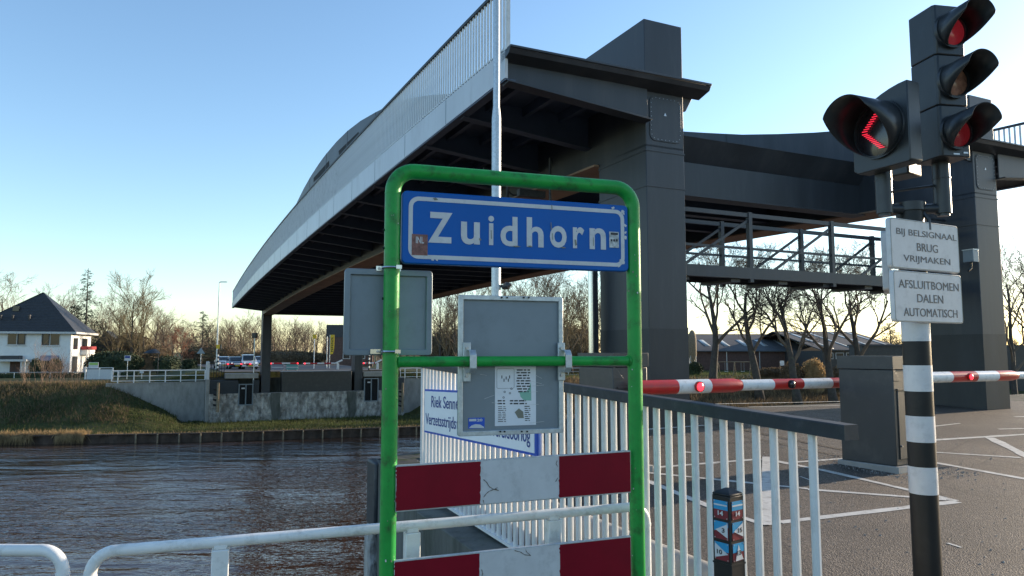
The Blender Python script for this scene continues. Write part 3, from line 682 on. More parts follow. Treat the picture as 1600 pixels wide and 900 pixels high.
# scratches and flaked edges
g = MB(); RR = random.Random(3)
def flake(pts, y=-.0256): g.prism(pts, 'y', y, y + .001)
for (x, y, w, h) in ((1088, 345, 5, 34), (1096, 400, 4, 30), (790, 385, 4, 40), (900, 462, 40, 4), (975, 462, 22, 4), (730, 425, 12, 8), (1140, 468, 26, 4), (1300, 420, 4, 40), (1092, 258, 5, 22), (500, 222, 26, 10), (1208, 432, 12, 26)):
    a = cr(x, y); b = cr(x + w, y + h); p = [(a[0], a[1]), (a[0] + (b[0] - a[0]) * .6, a[1] + .002), (b[0], b[1]), (a[0] + (b[0] - a[0]) * .3, b[1] - .003)]
    flake(p)
g.build('scratches', M['olivep'], nb)
g = MB()
for (x, y) in ((1452, 300), (1460, 360), (1463, 420), (1440, 535), (1452, 545), (1400, 272), (500, 524), (520, 526), (1448, 290), (1462, 395), (1430, 560)):
    c = cr(x, y); flake([(c[0] + RR.uniform(.004, .011) * math.cos(a), c[1] + RR.uniform(.004, .012) * math.sin(a)) for a in (0, 1, 2.1, 3, 4, 5.2)], -.0246)
g.build('flaked_edge', M['sheet'], nb)
g = MB(); a = cr(395, 402); b = cr(473, 510); g.box(a[0], b[0], -.0246, -.0238, b[1], a[1]); s1 = g.build('sticker', M['stickr'], nb)
g = MB(); a = cr(415, 415); b = cr(455, 450); letter(g, 'INL', a[0], b[0], b[1], a[1], -.0248, .0008, .02); g.build('sticker_print', M['sheet'], s1)
g = MB(); a = cr(1381, 390); b = cr(1430, 472); g.box(a[0], b[0], -.0246, -.0238, b[1], a[1]); s2 = g.build('sticker', M['stickg'], nb)
g = MB(); a = cr(1388, 395); b = cr(1424, 408); g.box(a[0], b[0], -.0252, -.0248, b[1], a[1])
for i in range(3):
    a = cr(1388 + i * 13, 428); b = cr(1397 + i * 13, 440); g.box(a[0], b[0], -.0252, -.0248, b[1], a[1])
g.build('sticker_print', M['ink'], s2)

# red and white boards
def board(corners, us, name, label, yo):
    th = thing(name, label, 'warning board', (PLp.x, PLp.y, 0), FA)
    (tl_, tr_, br_, bl_) = [fx(u, v, yo) for u, v in corners]
    X0, X1 = (tl_[0] + bl_[0]) / 2, (tr_[0] + br_[0]) / 2
    def zz(x, up):
        k = (x - X0) / (X1 - X0); a, b = (tl_, tr_) if up else (bl_, br_)
        return a[1] + (b[1] - a[1]) * k
    g = MB(); g.prism([(X0 - .003, zz(X0, 0) - .003), (X1 + .003, zz(X1, 0) - .003), (X1 + .003, zz(X1, 1) + .003), (X0 - .003, zz(X0, 1) + .003)], 'y', yo, yo + .018); g.build('panel', M['galv'], th, bevel=.002)
    xs = [X0] + [fx(u, (corners[0][1] + corners[3][1]) / 2, yo)[0] for u in us] + [X1]
    R = random.Random(int(corners[0][1]))
    for i, m in enumerate(('red', 'sheet', 'red')):
        a, b = xs[i], xs[i + 1]
        def edge(x, amt): return [(x + (R.uniform(-amt, amt * .2) if amt and R.random() < .5 else 0), zz(x, 0) + .003 + (zz(x, 1) - zz(x, 0) - .006) * j / 22) for j in range(23)]
        L = edge(a + .0004, .006 if i in (0, 2) else 0); Rr = edge(b - .0004, .004 if i == 0 else 0)
        if i == 1: L = [(p[0] - .006, p[1]) for p in L]; Rr = [(p[0] + .004, p[1]) for p in Rr]
        y = yo - .0012 if i == 1 else yo - .0022
        g = MB(); g.prism(L + Rr[::-1], 'y', y, yo + .0002); g.build('stripe', M[m], th)
    return th, zz, xs
b1, zz1, xs1 = board([(618.5, 728.4), (984, 705), (985.5, 769), (620, 799.4)], (751, 873.5), 'warning_board', 'upper red and white striped board between the green posts', -.030)
b2, zz2, xs2 = board([(616, 877.5), (985, 838.5), (986, 902), (617, 950)], (749, 875), 'warning_board', 'lower red and white striped board between the green posts, cut by the frame edge', -.030)
def crack(th, pts, w=.0016):
    g = MB(); P = [fx(540 + x / 3.2, 640 + y / 3.2, -.033) for x, y in pts]
    for (xa, za), (xb, zb) in zip(P, P[1:]):
        d = Vector((xb - xa, zb - za)); q = Vector((-d.y, d.x)).normalized() * w
        g.prism([(xa + q.x, za + q.y), (xb + q.x * .4, zb + q.y * .4), (xb - q.x * .4, zb - q.y * .4), (xa - q.x, za - q.y)], 'y', -.0335, -.0324)
    g.build('crack', M['grit'], th)
crack(b1, [(690, 350), (705, 362), (718, 385), (740, 398), (765, 405), (748, 396), (760, 390)]); crack(b1, [(738, 400), (715, 410), (700, 425), (690, 438)]); crack(b1, [(688, 452), (692, 470)])
crack(b1, [(1058, 255), (1052, 270), (1060, 285)]); crack(b1, [(1050, 360), (1062, 340)])
crack(b2, [(845, 705), (875, 712), (895, 726), (925, 730), (905, 712), (900, 700)]); crack(b2, [(680, 800), (686, 818), (682, 832)])

# grey square sign back clamped to the left post
def sheet_back(name, label, corners, lip, yo, r):
    th = thing(name, label, 'sign back', (PLp.x, PLp.y, 0), FA)
    c = [fx(u, v, yo) for u, v in corners]
    X0 = (c[0][0] + c[3][0]) / 2; X1 = (c[1][0] + c[2][0]) / 2; Z1 = (c[0][1] + c[1][1]) / 2; Z0 = (c[2][1] + c[3][1]) / 2
    g = MB(); g.prism(rrect(X0, X1, Z0, Z1, r), 'y', yo + .014, yo + .020); g.build('sheet', M['alu'], th)
    g = MB(); ring(g, rrect(X0, X1, Z0, Z1, r), rrect(X0 + lip, X1 - lip, Z0 + lip, Z1 - lip, max(.003, r - lip * .6)), yo, yo + .016); g.build('rim', M['alu'] if lip > .026 else M['galv'], th, bevel=.003)
    return th, (X0, X1, Z0, Z1)
sa, sb = sheet_back('square_sign', 'square grey back of a traffic sign clamped to the left green post', [(538, 418), (676, 424), (675, 555), (537, 555.5)], .027, .055, .016)
for z, e0, e1 in ((2.035, -.062, .045), (1.672, -.082, .04)):
    g = MB(); g.tube([((R_ + .003) * math.cos(a), (R_ + .003) * math.sin(a), z) for a in [math.radians(k_) for k_ in range(180, 361, 15)]], [.0055] * 13, 8)
    g.box(e0, -R_ - .002, .036, .042, z - .010, z + .010); g.box(R_ + .002, e1, .036, .042, z - .010, z + .010); g.box(.012, .036, -R_ - .012, -R_ - .002, z - .008, z + .008)
    g.build('hose_clamp', M['inox'], sa)
    g = MB(); g.tube([(-.05, .036, z), (-.05, .028, z)], .006, 6); g.build('clamp_bolt', M['bolt'], sa)

# grey sign back with notices on the crossbar
pa, pb = sheet_back('notice_panel', 'upright grey sign back with pasted notices clamped behind the green crossbar', [(719, 461), (880, 464), (881, 676), (714, 682.5)], .0215, .030, .010)
X0, X1, Z0, Z1 = pb
def cp(x, y): return fx(640 + x / 3.0, 440 + y / 3.0, .044)
for xx in (268, 708):
    c = cp(xx, 372)[0]
    g = MB(); g.box(c - .022, c + .013, .020, .030, zc - .09, zc + .085); g.build('clamp_plate', M['galv'], pa, bevel=.002)
    g = MB(); prof = [(.024, .052), (-.012, .052), (-.033, .03), (-.033, -.03), (-.012, -.052), (.024, -.052), (.024, -.047), (-.009, -.047), (-.028, -.027), (-.028, .027), (-.009, .047), (.024, .047)]
    g.loft([[(c + dx, y, zc + z) for y, z in prof] for dx in (-.005, .026)]); g.build('saddle', M['galv'], pa, bevel=.0015)
    g = MB()
    for z in (.06, -.065): g.tube([(c - .006, .020, zc + z), (c - .006, .011, zc + z)], .0075, 6)
    g.tube([(c + .010, -.012, zc + .040), (c + .010, -.022, zc + .044)], .0075, 6)
    g.build('clamp_bolt', M['bolt'], pa)
g = MB()
for u in (427, 452, 530, 553): c = cp(u, 76); g.tube([(c[0], .03, c[1]), (c[0], .022, c[1])], .004, 6)
for u in (420, 440, 520, 545): c = cp(u, 701); g.tube([(c[0], .03, c[1]), (c[0], .022, c[1])], .004, 6)
g.build('rim_screws', M['blackin'], pa)
a = cp(400, 398); b = cp(592, 671)
pp = MB(); pp.box(a[0], b[0], .0425, .0438, b[1], a[1]); notice = pp.build('notice', M['paper'], pa)
RR = random.Random(8)
def lines(mb, x0, x1, y0, y1, n_, h, centre=False, jit=.3):
    for i in range(n_):
        y = y0 + (y1 - y0) * (i + .5) / n_; w = (x1 - x0) * (1 - RR.random() * jit); xs = x0 + ((x1 - x0) - w) / 2 if centre else x0
        x = xs
        while x < xs + w:
            q = min(xs + w, x + RR.uniform(10, 28)); p0 = cp(x, y - h / 2); p1 = cp(q, y + h / 2); mb.box(p0[0], p1[0], .0418, .0424, p1[1], p0[1]); x = q + 5
g = MB(); lines(g, 500, 566, 408, 522, 9, 6, True, .3); lines(g, 412, 460, 552, 578, 2, 6); lines(g, 470, 572, 552, 578, 2, 6)
lines(g, 414, 452, 582, 660, 9, 2.5, False, .1); lines(g, 538, 566, 580, 655, 8, 3.5, True, .2)
for (x, y) in ((430, 440), (440, 455), (450, 445), (460, 455), (466, 440)):
    p0 = cp(x, y); p1 = cp(x + 4, y + 14); g.box(p0[0], p1[0], .0418, .0424, p1[1], p0[1])
for (x, y) in ((445, 517), (470, 523), (440, 543), (477, 502)):
    c = cp(x, y); ring(g, [(c[0] + .005 * math.cos(w), c[1] + .005 * math.sin(w)) for w in [i * .785 for i in range(8)]], [(c[0] + .003 * math.cos(w), c[1] + .003 * math.sin(w)) for w in [i * .785 for i in range(8)]], .0418, .0424)
p0 = cp(408, 408); p1 = cp(490, 500); ring(g, rrect(p0[0], p1[0], p1[1], p0[1], .006), rrect(p0[0] + .0012, p1[0] - .0012, p1[1] + .0012, p0[1] - .0012, .005), .0420, .0424)
g.build('notice_print', M['ink'], notice)
g = MB(); pts = [cp(x, y) for x, y in ((568, 470), (570, 558), (535, 556), (520, 540), (514, 518), (545, 516), (560, 500))]; g.prism(pts, 'y', .0420, .0425); g.build('notice_patch', M['mint'], notice)
g = MB(); pts = [cp(x, y) for x, y in ((492, 612), (512, 594), (532, 610), (535, 640), (508, 640))]; g.prism(pts, 'y', .0420, .0425); g.build('notice_patch', M['olivep'], notice)
a = cp(275, 639); b = cp(351, 687)
st_ = MB().box(a[0], b[0], .0425, .0438, b[1], a[1]).build('sticker', M['signblue'], pa)
g = MB(); p0 = cp(315, 643); p1 = cp(341, 655); letter(g, '20', p0[0], p1[0], p1[1], p0[1], .0422, .0006, .03)
p0 = cp(279, 644); p1 = cp(312, 654); g.box(p0[0], p1[0], .0416, .0422, p1[1], p0[1])
pts = [cp(x, y) for x, y in ((278, 686), (290, 674), (308, 668), (330, 670), (348, 681), (348, 686))]; g.prism(pts, 'y', .0416, .0422); g.build('sticker_print', M['sheet'], st_)
g = MB()
for (x, y, q, w) in ((350, 550, 398, 532), (385, 568, 420, 572), (560, 465, 620, 480), (575, 490, 630, 485), (560, 520, 600, 515), (540, 580, 605, 575), (330, 435, 362, 440), (560, 664, 630, 656), (590, 440, 620, 455)):
    A = cp(x, y); B = cp(q, w); g.prism([(A[0], A[1]), (B[0], B[1]), (B[0], B[1] + .0012), (A[0], A[1] + .0016)], 'y', .0412, .0417)
g.build('tape_scratches', M['sheet'], pa)

# ================================================================== WHITE TUBE RAILS AT THE QUAY
def tube_rail(A, B, z, bendA, bendB, posts, name, label):
    A = Vector(A); B = Vector(B); d = (B - A); L = d.length; ang = math.atan2(d.y, d.x)
    th = thing(name, label, 'rail', (A.x, A.y, 0), ang)
    r = .0235; b = .085; pts = []
    if bendA: pts += [(0, 0, -.1), (0, 0, z - b)] + [(b - b * math.cos(math.radians(a)), 0, z - b + b * math.sin(math.radians(a))) for a in range(10, 91, 10)]
    else: pts += [(0, 0, z)]
    if bendB: pts += [(L - b + b * math.sin(math.radians(a)), 0, z - b + b * math.cos(math.radians(a))) for a in range(0, 90, 10)] + [(L, 0, z - b), (L, 0, -.1)]
    else: pts += [(L, 0, z)]
    MB().tube(pts, r, 20).build('tube', M['white'], th)
    g = MB()
    if bendA: g.tube([(0, 0, z - b - .012), (0, 0, z - b)], r + .002, 20)
    if bendB: g.tube([(L, 0, z - b - .012), (L, 0, z - b)], r + .002, 20)
    if bendA or bendB: g.build('bend_collar', M['white'], th)
    for x in posts:
        g = MB(); g.box(x - .034, x + .034, -.03, .03, -.1, z - r - .004); g.box(x - .026, x + .026, -.022, .022, z - r - .004, z - .008); g.build('post', M['white'], th, bevel=.004)
    return th
tube_rail((-1.662, 2.913), (0.690, 3.782), .880, True, True, (.475, 1.285, 1.985), 'tube_rail', 'long white tube handrail at the water edge running behind the green frame')
tube_rail((-4.9, 2.93), (-1.762, 2.90), .893, False, True, (.9,), 'tube_rail', 'short white tube handrail in the bottom left corner by the water')

# ================================================================== WHITE BAR RAILING ON THE ABUTMENT
RP = Vector((-0.5217, 6.44)); sR, tR = st(RP)
O = BR(1.88, tR, .2)
br_ = thing('bar_railing', 'white bar railing with a dark flat handrail on the abutment edge', 'railing', O, AL)
RO_ = (tR, 1.88, .2)
def hz(s): return 1.345 + .0325 * s
g = MB(); hp = [(-.036, -.055), (.036, -.055), (.036, -.004), (.032, 0), (-.032, 0), (-.036, -.004)]
g.loft([[(tR + a, s, hz(s) + b) for a, b in hp] for s in (1.88, 7.05)]); g.build('handrail', M['slate'], br_, RO_)
g = MB(); g.loft([[(tR + a, s, .205 + .018 * s + b) for a, b in ((-.03, -.02), (.03, -.02), (.03, 0), (-.03, 0))] for s in (1.9, 7.05)]); g.build('bottom_rail', M['bars'], br_, RO_)
bme = MB().tube([(0, 0, 0), (0, 0, 1)], .0175, 10).mesh('bar', M['bars'])
s = 2.06
while s < 7.03:
    o = bpy.data.objects.new('bar', bme); COL.objects.link(o); o.parent = br_; zb = .20 + .018 * s
    o.location = (0, s - 1.88, zb - .2); o.scale = (1, 1, hz(s) - .05 - zb); s += .100
# street name plate hung on it
SPp = RP - DTv * .055
def sg(u, v): a = on_wall(u, v, SPp, -DLv); return a
(tx, tz), (bx, bz), (rx, rz_) = sg(665, 608), sg(663.5, 675), sg(840, 713)
w_ = rx - tx
npl = thing('name_plate', 'white bridge name plate with blue edge and blue lettering hung on the white bars', 'name plate', (SPp.x, SPp.y, 0), AL - math.pi / 2)
h_ = tz - bz; sl = (rz_ - bz) / w_
def shear(p): return (p[0], p[1], p[2] + (p[0] - tx) * sl)
def sprism(mb, x0, x1, z0, z1, y0, y1):
    k = len(mb.v); mb.box(x0, x1, y0, y1, z0, z1)
    for i in range(k, len(mb.v)): mb.v[i] = shear(mb.v[i])
g = MB(); sprism(g, tx, rx, bz, tz, -.008, .008); g.build('edge', M['signblue'], npl)
g = MB(); sprism(g, tx + .012, rx - .028, bz + .018, tz - .018, -.0105, -.0075); pl_ = g.build('plate', M['plate'], npl)
g = MB(); W2 = tx + .03
xa = sg(676, 628)[0]; xb = sg(713.5, 628)[0]; zA = bz + h_ * .60; hh = h_ * .26
letter(g, 'Riek Senn', xa, xb, zA, zA + hh, -.0125, .001, .005, 0, shear)
xe = xb + (xb - xa) * .44; letter(g, 'ema', xb + .02, xe, zA, zA + hh * .74, -.0125, .001, .005, 0, shear)
xa = sg(667, 655)[0]; xb = sg(714.5, 660)[0]; zB = bz + h_ * .19
letter(g, 'Verzetsstrijds', xa, xb, zB - hh * .27, zB + hh, -.0125, .001, .005, 0, shear)
xc = sg(766, 690)[0]; xd = sg(831, 700)[0]
letter(g, 'Wereldoorlog', xc, xd, zB - hh * .27, zB + hh, -.0125, .001, .005, 0, shear)
letter(g, 'ter Tweede', xb + .015, xc - .045, zB, zB + hh, -.0125, .001, .005, 0, shear)
g.build('lettering', M['nav'], pl_)

# ================================================================== ROUTE POST
bo = thing('route_post', 'square black cycle-route post with blue and red number plates before the white bars', 'route post', (.768, 2.61, 0), math.radians(36))
a = .0385
g = MB(); g.box(-a, a, -a, a, -.1, 1.165); g.loft([[(x * q, y * q, z) for x, y in ((-a, -a), (a, -a), (a, a), (-a, a))] for q, z in ((1.0, 1.165), (.97, 1.172), (.15, 1.188))]); g.build('post', M['rubber'], bo, bevel=.003)
for z in (.928, .60): MB().box(-a - .0015, a + .0015, -a - .0015, a + .0015, z, z + .006).build('rib', M['rubber'], bo)
def rot(p, side):   # side 0: the -y face; side 1: the -x face
    x, y, z = p
    return (x, y, z) if side == 0 else (y, -x, z)
for side in (0, 1):
    for row, (zlo, zhi) in enumerate(((1.085, 1.148), (1.015, 1.076), (.943, 1.004))):
        def P(mb, pts, y0): 
            k = len(mb.v); mb.prism([(-.030 + .060 * u, zlo + (zhi - zlo) * v) for u, v in pts], 'y', -a - y0 - .0006, -a - y0 + .0006)
            for i in range(k, len(mb.v)): mb.v[i] = rot(mb.v[i], side)
        g = MB(); P(g, [(0, 0), (1, 0), (1, 1), (0, 1)], .0006); pl = g.build('number_plate', M['maroon'], bo)
        g = MB()
        if row == 0: P(g, [(0, .5), (1, .5), (1, 1), (0, 1)], .0016)
        elif row == 1: P(g, [(0, .42), (1, .72), (1, 1), (0, 1)], .0016)
        else: P(g, [(0, .5), (1, .5), (1, 1), (0, 1)], .0016)
        g.build('blue_field', M['cyan'], pl)
        g = MB()
        if row == 0: P(g, [(.03, .72), (.97, .72), (.97, .80), (.03, .80)], .0026)  # top plate: a painted glare streak across the blue, no arrow
        elif row == 1: P(g, [(.10, .50), (.97, .12), (.97, .92)], .0026)
        elif side == 0: P(g, [(.22, .03), (.92, .06), (.50, .90)], .0026)
        else: P(g, [(.03, .10), (.97, .40), (.03, .92)], .0026)
        g.build('arrow_glare_mark', M['sheet'], pl)
        txt = [['14', '15', '13'], ['14', '3', '10']][side][row]
        g = MB(); k = len(g.v); w2 = .0115 if len(txt) == 2 else .006
        cx = 0 if row == 0 else (.010 if row == 1 else (.002 if side == 0 else -.008)); cz = zlo + (.012 if row == 0 else .024 if row == 1 else .020)
        letter(g, txt, cx - w2, cx + w2, cz, cz + .016, -a - .0034, .0006, .03)
        for i in range(k, len(g.v)): g.v[i] = rot(g.v[i], side)
        g.build('number', M['sheet'] if row == 0 else M['ink'], pl)
        g = MB()
        for u in (.06, .94):
            for v in (.06, .94):
                c = (-.030 + .06 * u, zlo + (zhi - zlo) * v); k = len(g.v); g.tube([(c[0], -a - .001, c[1]), (c[0], -a - .0035, c[1])], .0022, 6)
                for i in range(k, len(g.v)): g.v[i] = rot(g.v[i], side)
        g.build('plate_screws', M['bolt'], pl)

# ================================================================== TRAFFIC SIGNAL ON THE BANDED POLE
PX = Vector((2.362, 4.20))
ts = thing('traffic_signal', 'banded black and white pole carrying dark signal heads with lit red lamps', 'traffic light', (PX.x, PX.y, .05))
def pz(v): return at(1440, v, 4.13).z - .05
pr = .074; cuts = [-.05] + [pz(v) for v in (774, 731, 692, 651, 612, 571, 533)] + [pz(500), 2.50]
g = MB(); g.tube([(0, 0, -.1), (0, 0, 2.50)], pr, 28); pole = g.build('pole', M['rubber'], ts)
for i in (1, 3, 5, 7):
    g = MB(); z0, z1 = cuts[i], cuts[i + 1]
    g.loft([[((pr + .0015) * math.cos(2 * math.pi * j / 28), (pr + .0015) * math.sin(2 * math.pi * j / 28), z) for j in range(28)] for z in (z0, z1)], caps=False); g.build('white_band', M['sheet'], pole)
def local(p): return Vector(p) - Vector((PX.x, PX.y, .05))
# brackets
sL = local(at(1381, 300, 4.16)); sRt = local(at(1472, 300, 4.16)); cz_ = local(at(1430, 326, 4.16)).z
g = MB()
for q, ztp in ((sL, local(at(1381, 250, 4.16)).z), (sRt, local(at(1472, 245, 4.16)).z)):
    g.tube([(q.x, q.y, cz_ - .03), (q.x, q.y, ztp)], .046, 20); g.tube([(q.x, q.y, (cz_ + ztp) / 2 + .02), (q.x, q.y, (cz_ + ztp) / 2 + .028)], .049, 20); g.tube([(q.x, q.y, cz_ - .045), (q.x, q.y, cz_ - .03)], .035, 16)
g.tube([(sL.x, sL.y, cz_), (0, -.02, cz_ + .0), (sRt.x, sRt.y, cz_)], .030, 12); g.tube([(0, 0, 2.45), (0, 0, cz_ + .04)], .085, 20)
g.tube([(sL.x + .03, sL.y, cz_ + .10), (sRt.x - .03, sRt.y, cz_ + .14)], .008, 8)
g.tube([(sRt.x - .12, sRt.y, cz_ - .02), (sRt.x - .10, sRt.y - .02, cz_ - .07), (sRt.x - .10, sRt.y - .02, cz_ - .13)], .012, 8)
g.build('bracket', M['black'], ts)
def visor_mesh(r, lmax, lmin, pw, droop=0.0, n=40, tip=1.0):
    """open hood: long on top, cut back below; axis along -y from y=0"""
    g = MB(); outer = []; base = []
    for i in range(n):
        th = 2 * math.pi * i / n; c = math.cos(th); L = lmin + (lmax - lmin) * max(0.0, min(1.0, (c + 1) / pw))
        base.append((r * math.sin(th), 0, r * c)); outer.append((r * tip * math.sin(th), -L, r * tip * c - droop * L))
    mid = [tuple((Vector(a) + Vector(b)) / 2) for a, b in zip(base, outer)]
    g.loft([base, mid, outer], caps=False)
    return g
def disc(mb, r, y, n=32, bulge=0.0, cx=0, cz=0):
    rings = []
    for q in (1.0, .8, .55, .28, .03): rings.append([(cx + r * q * math.cos(2 * math.pi * j / n), y - bulge * (1 - q * q), cz + r * q * math.sin(2 * math.pi * j / n)) for j in range(n)])
    mb.loft(rings, caps=False); mb.face([len(mb.v) - n + j for j in range(n)])
# three-lamp head
psi = math.radians(10); hc = local(at(1489, 142, 4.02))
def put(mb, name, m, parent, base, ang, **k):
    Rz = Matrix.Rotation(ang, 3, 'Z')
    mb.v = [tuple(Rz @ Vector(p) + base) for p in mb.v]
    return mb.build(name, m, parent, **k)
zT = local(at(1470, 12, 4.05)).z; zB = local(at(1490, 247, 4.05)).z; hw = .100
cx_l = hc.copy(); cx_l.z = 0
third = (zT - zB) / 3
body = None
g = MB()
for i in range(3):
    z0 = zB + third * i; g.prism([(-hw, .20), (-hw + .02, .215), (hw - .02, .215), (hw, .20), (hw, .015), (hw - .012, 0), (-hw + .012, 0), (-hw, .015)], 'z', z0 + .0015, z0 + third - .0015)
head = put(g, 'signal_head', M['black'], ts, cx_l, psi, bevel=.006)
g = MB(); g.box(-.02, .02, -.002, .003, zB + .012, zB + .02); g.box(.045, .075, -.003, .002, zB + .02, zB + .03); put(g, 'name_tag', M['bolt'], head, cx_l, psi)
for i, m in ((2, 'lensred'), (1, 'lensamb'), (0, 'lensdim')):
    z = zB + third * (i + .47)
    b_ = cx_l + Vector((0, 0, z))
    g = MB(); disc(g, .086, -.012, 36, .022); put(g, 'lens', M[m], head, b_, psi)
    g = MB(); g.loft([[(r * math.cos(2 * math.pi * j / 36), y, r * math.sin(2 * math.pi * j / 36)) for j in range(36)] for r, y in ((.104, .0), (.104, -.022), (.090, -.022), (.088, -.004))], caps=False); put(g, 'lens_ring', M['black'], head, b_, psi)
    g = visor_mesh(.100, .225, .015, 1.15, -.02, 56, .98); put(g, 'visor', M['black'], head, b_, psi, solid=.004)
# single cyclist lamp turned left
psi2 = math.radians(-66); lc = local(at(1374, 203, 4.02))
g = MB(); wv = .185; z0, z1 = -.225, .235
pts = [(-wv, z0 + .02), (-wv + .03, z0), (wv - .01, z0), (wv, z0 + .01), (wv, z1)] + [(wv - 2 * wv * k_, z1 - .13 * (k_ ** 1.9)) for k_ in (.15, .3, .45, .6, .75, .88, 1.0)]
g.prism(pts, 'y', 0.0, .10); lhead = put(g, 'signal_head', M['black'], ts, lc, psi2, bevel=.006)
g = MB(); disc(g, .150, -.006, 40, .015); put(g, 'lens', M['lensblk'], lhead, lc, psi2)
g = MB(); g.loft([[(r * math.cos(2 * math.pi * j / 44), y, r * math.sin(2 * math.pi * j / 44)) for j in range(44)] for r, y in ((.168, .0), (.168, -.02), (.152, -.02), (.151, -.004))], caps=False); put(g, 'lens_ring', M['black'], lhead, lc, psi2)
g = visor_mesh(.162, .285, .02, 1.45, 0.0, 56, .99); put(g, 'visor', M['black'], lhead, lc, psi2, solid=.004)
g = MB()
for sg_ in (1, -1):
    for k_ in range(10):
        x = -.075 + .105 * k_ / 9; z = sg_ * (.008 + .104 * k_ / 9); g.prism([(x - .017, z - .0026), (x + .018, z - .0056), (x + .018, z - .0008), (x - .017, z + .0022)], 'y', -.030, -.026)
put(g, 'lit_arrow', M['ledredhi'], lhead, lc, psi2)
g = MB()
for x, z in ((.078, .030), (.088, .036), (.098, .030), (.080, .020), (.098, .020)): g.tube([(x, -.026, z), (x, -.030, z)], .004, 6)
put(g, 'lit_dots', M['ledredhi'], lhead, lc, psi2)
# rear head facing away, half hidden between the two
g = MB(); g.box(-.085, .085, .0, .16, -.20, .12); put(g, 'rear_head', M['black'], ts, local(at(1428, 225, 4.42)), math.radians(35), bevel=.01)

# text signs on the pole
SA = math.radians(28); SD = Vector((math.cos(SA), math.sin(SA))); SN = Vector((math.sin(SA), -math.cos(SA)))
SPo = PX + SN * .095
def tg(u, v): return on_wall(u, v, SPo, SD)
def ct(x, y): return tg(1380 + x / 4.736, 330 + y / 4.736)
for name, label, cor, rows in (
    ('text_sign', 'white text sign reading BIJ BELSIGNAAL BRUG VRIJMAKEN, upper of the two on the banded pole', ((58, 50), (553, 106), (570, 464), (52, 412)), (('BIJ BELSIGNAAL', 95, 540, 118, 178, 190, 230), ('BRUG', 248, 402, 238, 292, 254, 306), ('VRIJMAKEN', 150, 494, 325, 380, 355, 412))),
    ('text_sign', 'white text sign reading AFSLUITBOMEN DALEN AUTOMATISCH, lower of the two on the banded pole', ((70, 434), (580, 474), (592, 840), (92, 808)), (('AFSLUITBOMEN', 112, 556, 502, 556, 540, 600), ('DALEN', 250, 442, 612, 668, 630, 684), ('AUTOMATISCH', 150, 547, 712, 770, 735, 792)))):
    c = [ct(*p) for p in cor]; X0 = (c[0][0] + c[3][0]) / 2; X1 = (c[1][0] + c[2][0]) / 2; Z1 = (c[0][1] + c[1][1]) / 2; Z0 = (c[2][1] + c[3][1]) / 2
    th = thing(name, label, 'text sign', (SPo.x, SPo.y, 0), SA)
    g = MB(); g.prism(rrect(X0, X1, Z0, Z1, .022), 'y', 0, .028); g.build('plate', M['sheet'], th, bevel=.003)
    g = MB(); ring(g, rrect(X0 + .004, X1 - .004, Z0 + .004, Z1 - .004, .019), rrect(X0 + .0065, X1 - .0065, Z0 + .0065, Z1 - .0065, .017), -.0012, .0005); g.build('border', M['olivep'], th)
    g = MB()
    for txt, xa, xb, ya0, ya1, yb0, yb1 in rows:
        A0 = ct(xa, ya0); A1 = ct(xa, ya1); B0 = ct(xb, yb0 - 60 if False else yb0); B1 = ct(xb, yb1)
        zhi = (ct(xa, ya0)[1] + ct(xb, yb0 - (0))[1]) / 2; zlo = (ct(xa, ya1)[1] + ct(xb, yb1)[1]) / 2
        zm = (zhi + zlo) / 2; hh2 = .0235
        letter(g, txt, A0[0], B0[0], zm - hh2, zm + hh2, -.0006, .0012, 0.0)
    g.build('lettering', M['inkfade'], th)
    g = MB()
    for z in ((Z0 + Z1) / 2 + .07, (Z0 + Z1) / 2 - .07): g.box(-.05, .05, .029, .05, z - .012, z + .012)
    g.build('clip', M['galv'], th)
q = at(1384, 405, 4.25); 
th = thing('side_sign', 'white-edged sign seen edge-on to the left of the text signs', 'sign', (q.x, q.y, 0), math.radians(61))
zt1, zt0 = at(1384, 358, 4.2).z, at(1384, 452, 4.2).z
MB().prism(rrect(0.0, .36, zt0, zt1, .02), 'y', -.012, .022).build('plate', M['sheet'], th, bevel=.003)
g = MB(); ring(g, rrect(0.004, .356, zt0 + .004, zt1 - .004, .018), rrect(0.012, .348, zt0 + .012, zt1 - .012, .014), -.020, -.0115); g.build('rim', M['galv'], th)
# small grey box on the leg behind (cable box)
P = BR(10.57, 16.95).xy; s_, z_ = on_wall(1506, 402, P, DTv); c = P + DTv * s_ - Vector((-DTv.y, DTv.x)) * .16
th = thing('cable_box', 'small grey box fixed to the right bridge leg beside the text signs', 'junction box', (c.x, c.y, z_ - .14), AL)
MB().box(-.10, .10, -.12, .12, 0, .28).build('case', M['alu'], th, bevel=.01); MB().box(-.11, .11, -.13, .13, .28, .30).build('lid', M['galv'], th)
MB().tube([(0, 0, 0), (0, 0, -.12), (-.12, 0, -.2)], .025, 8).build('conduit', M['black'], th)

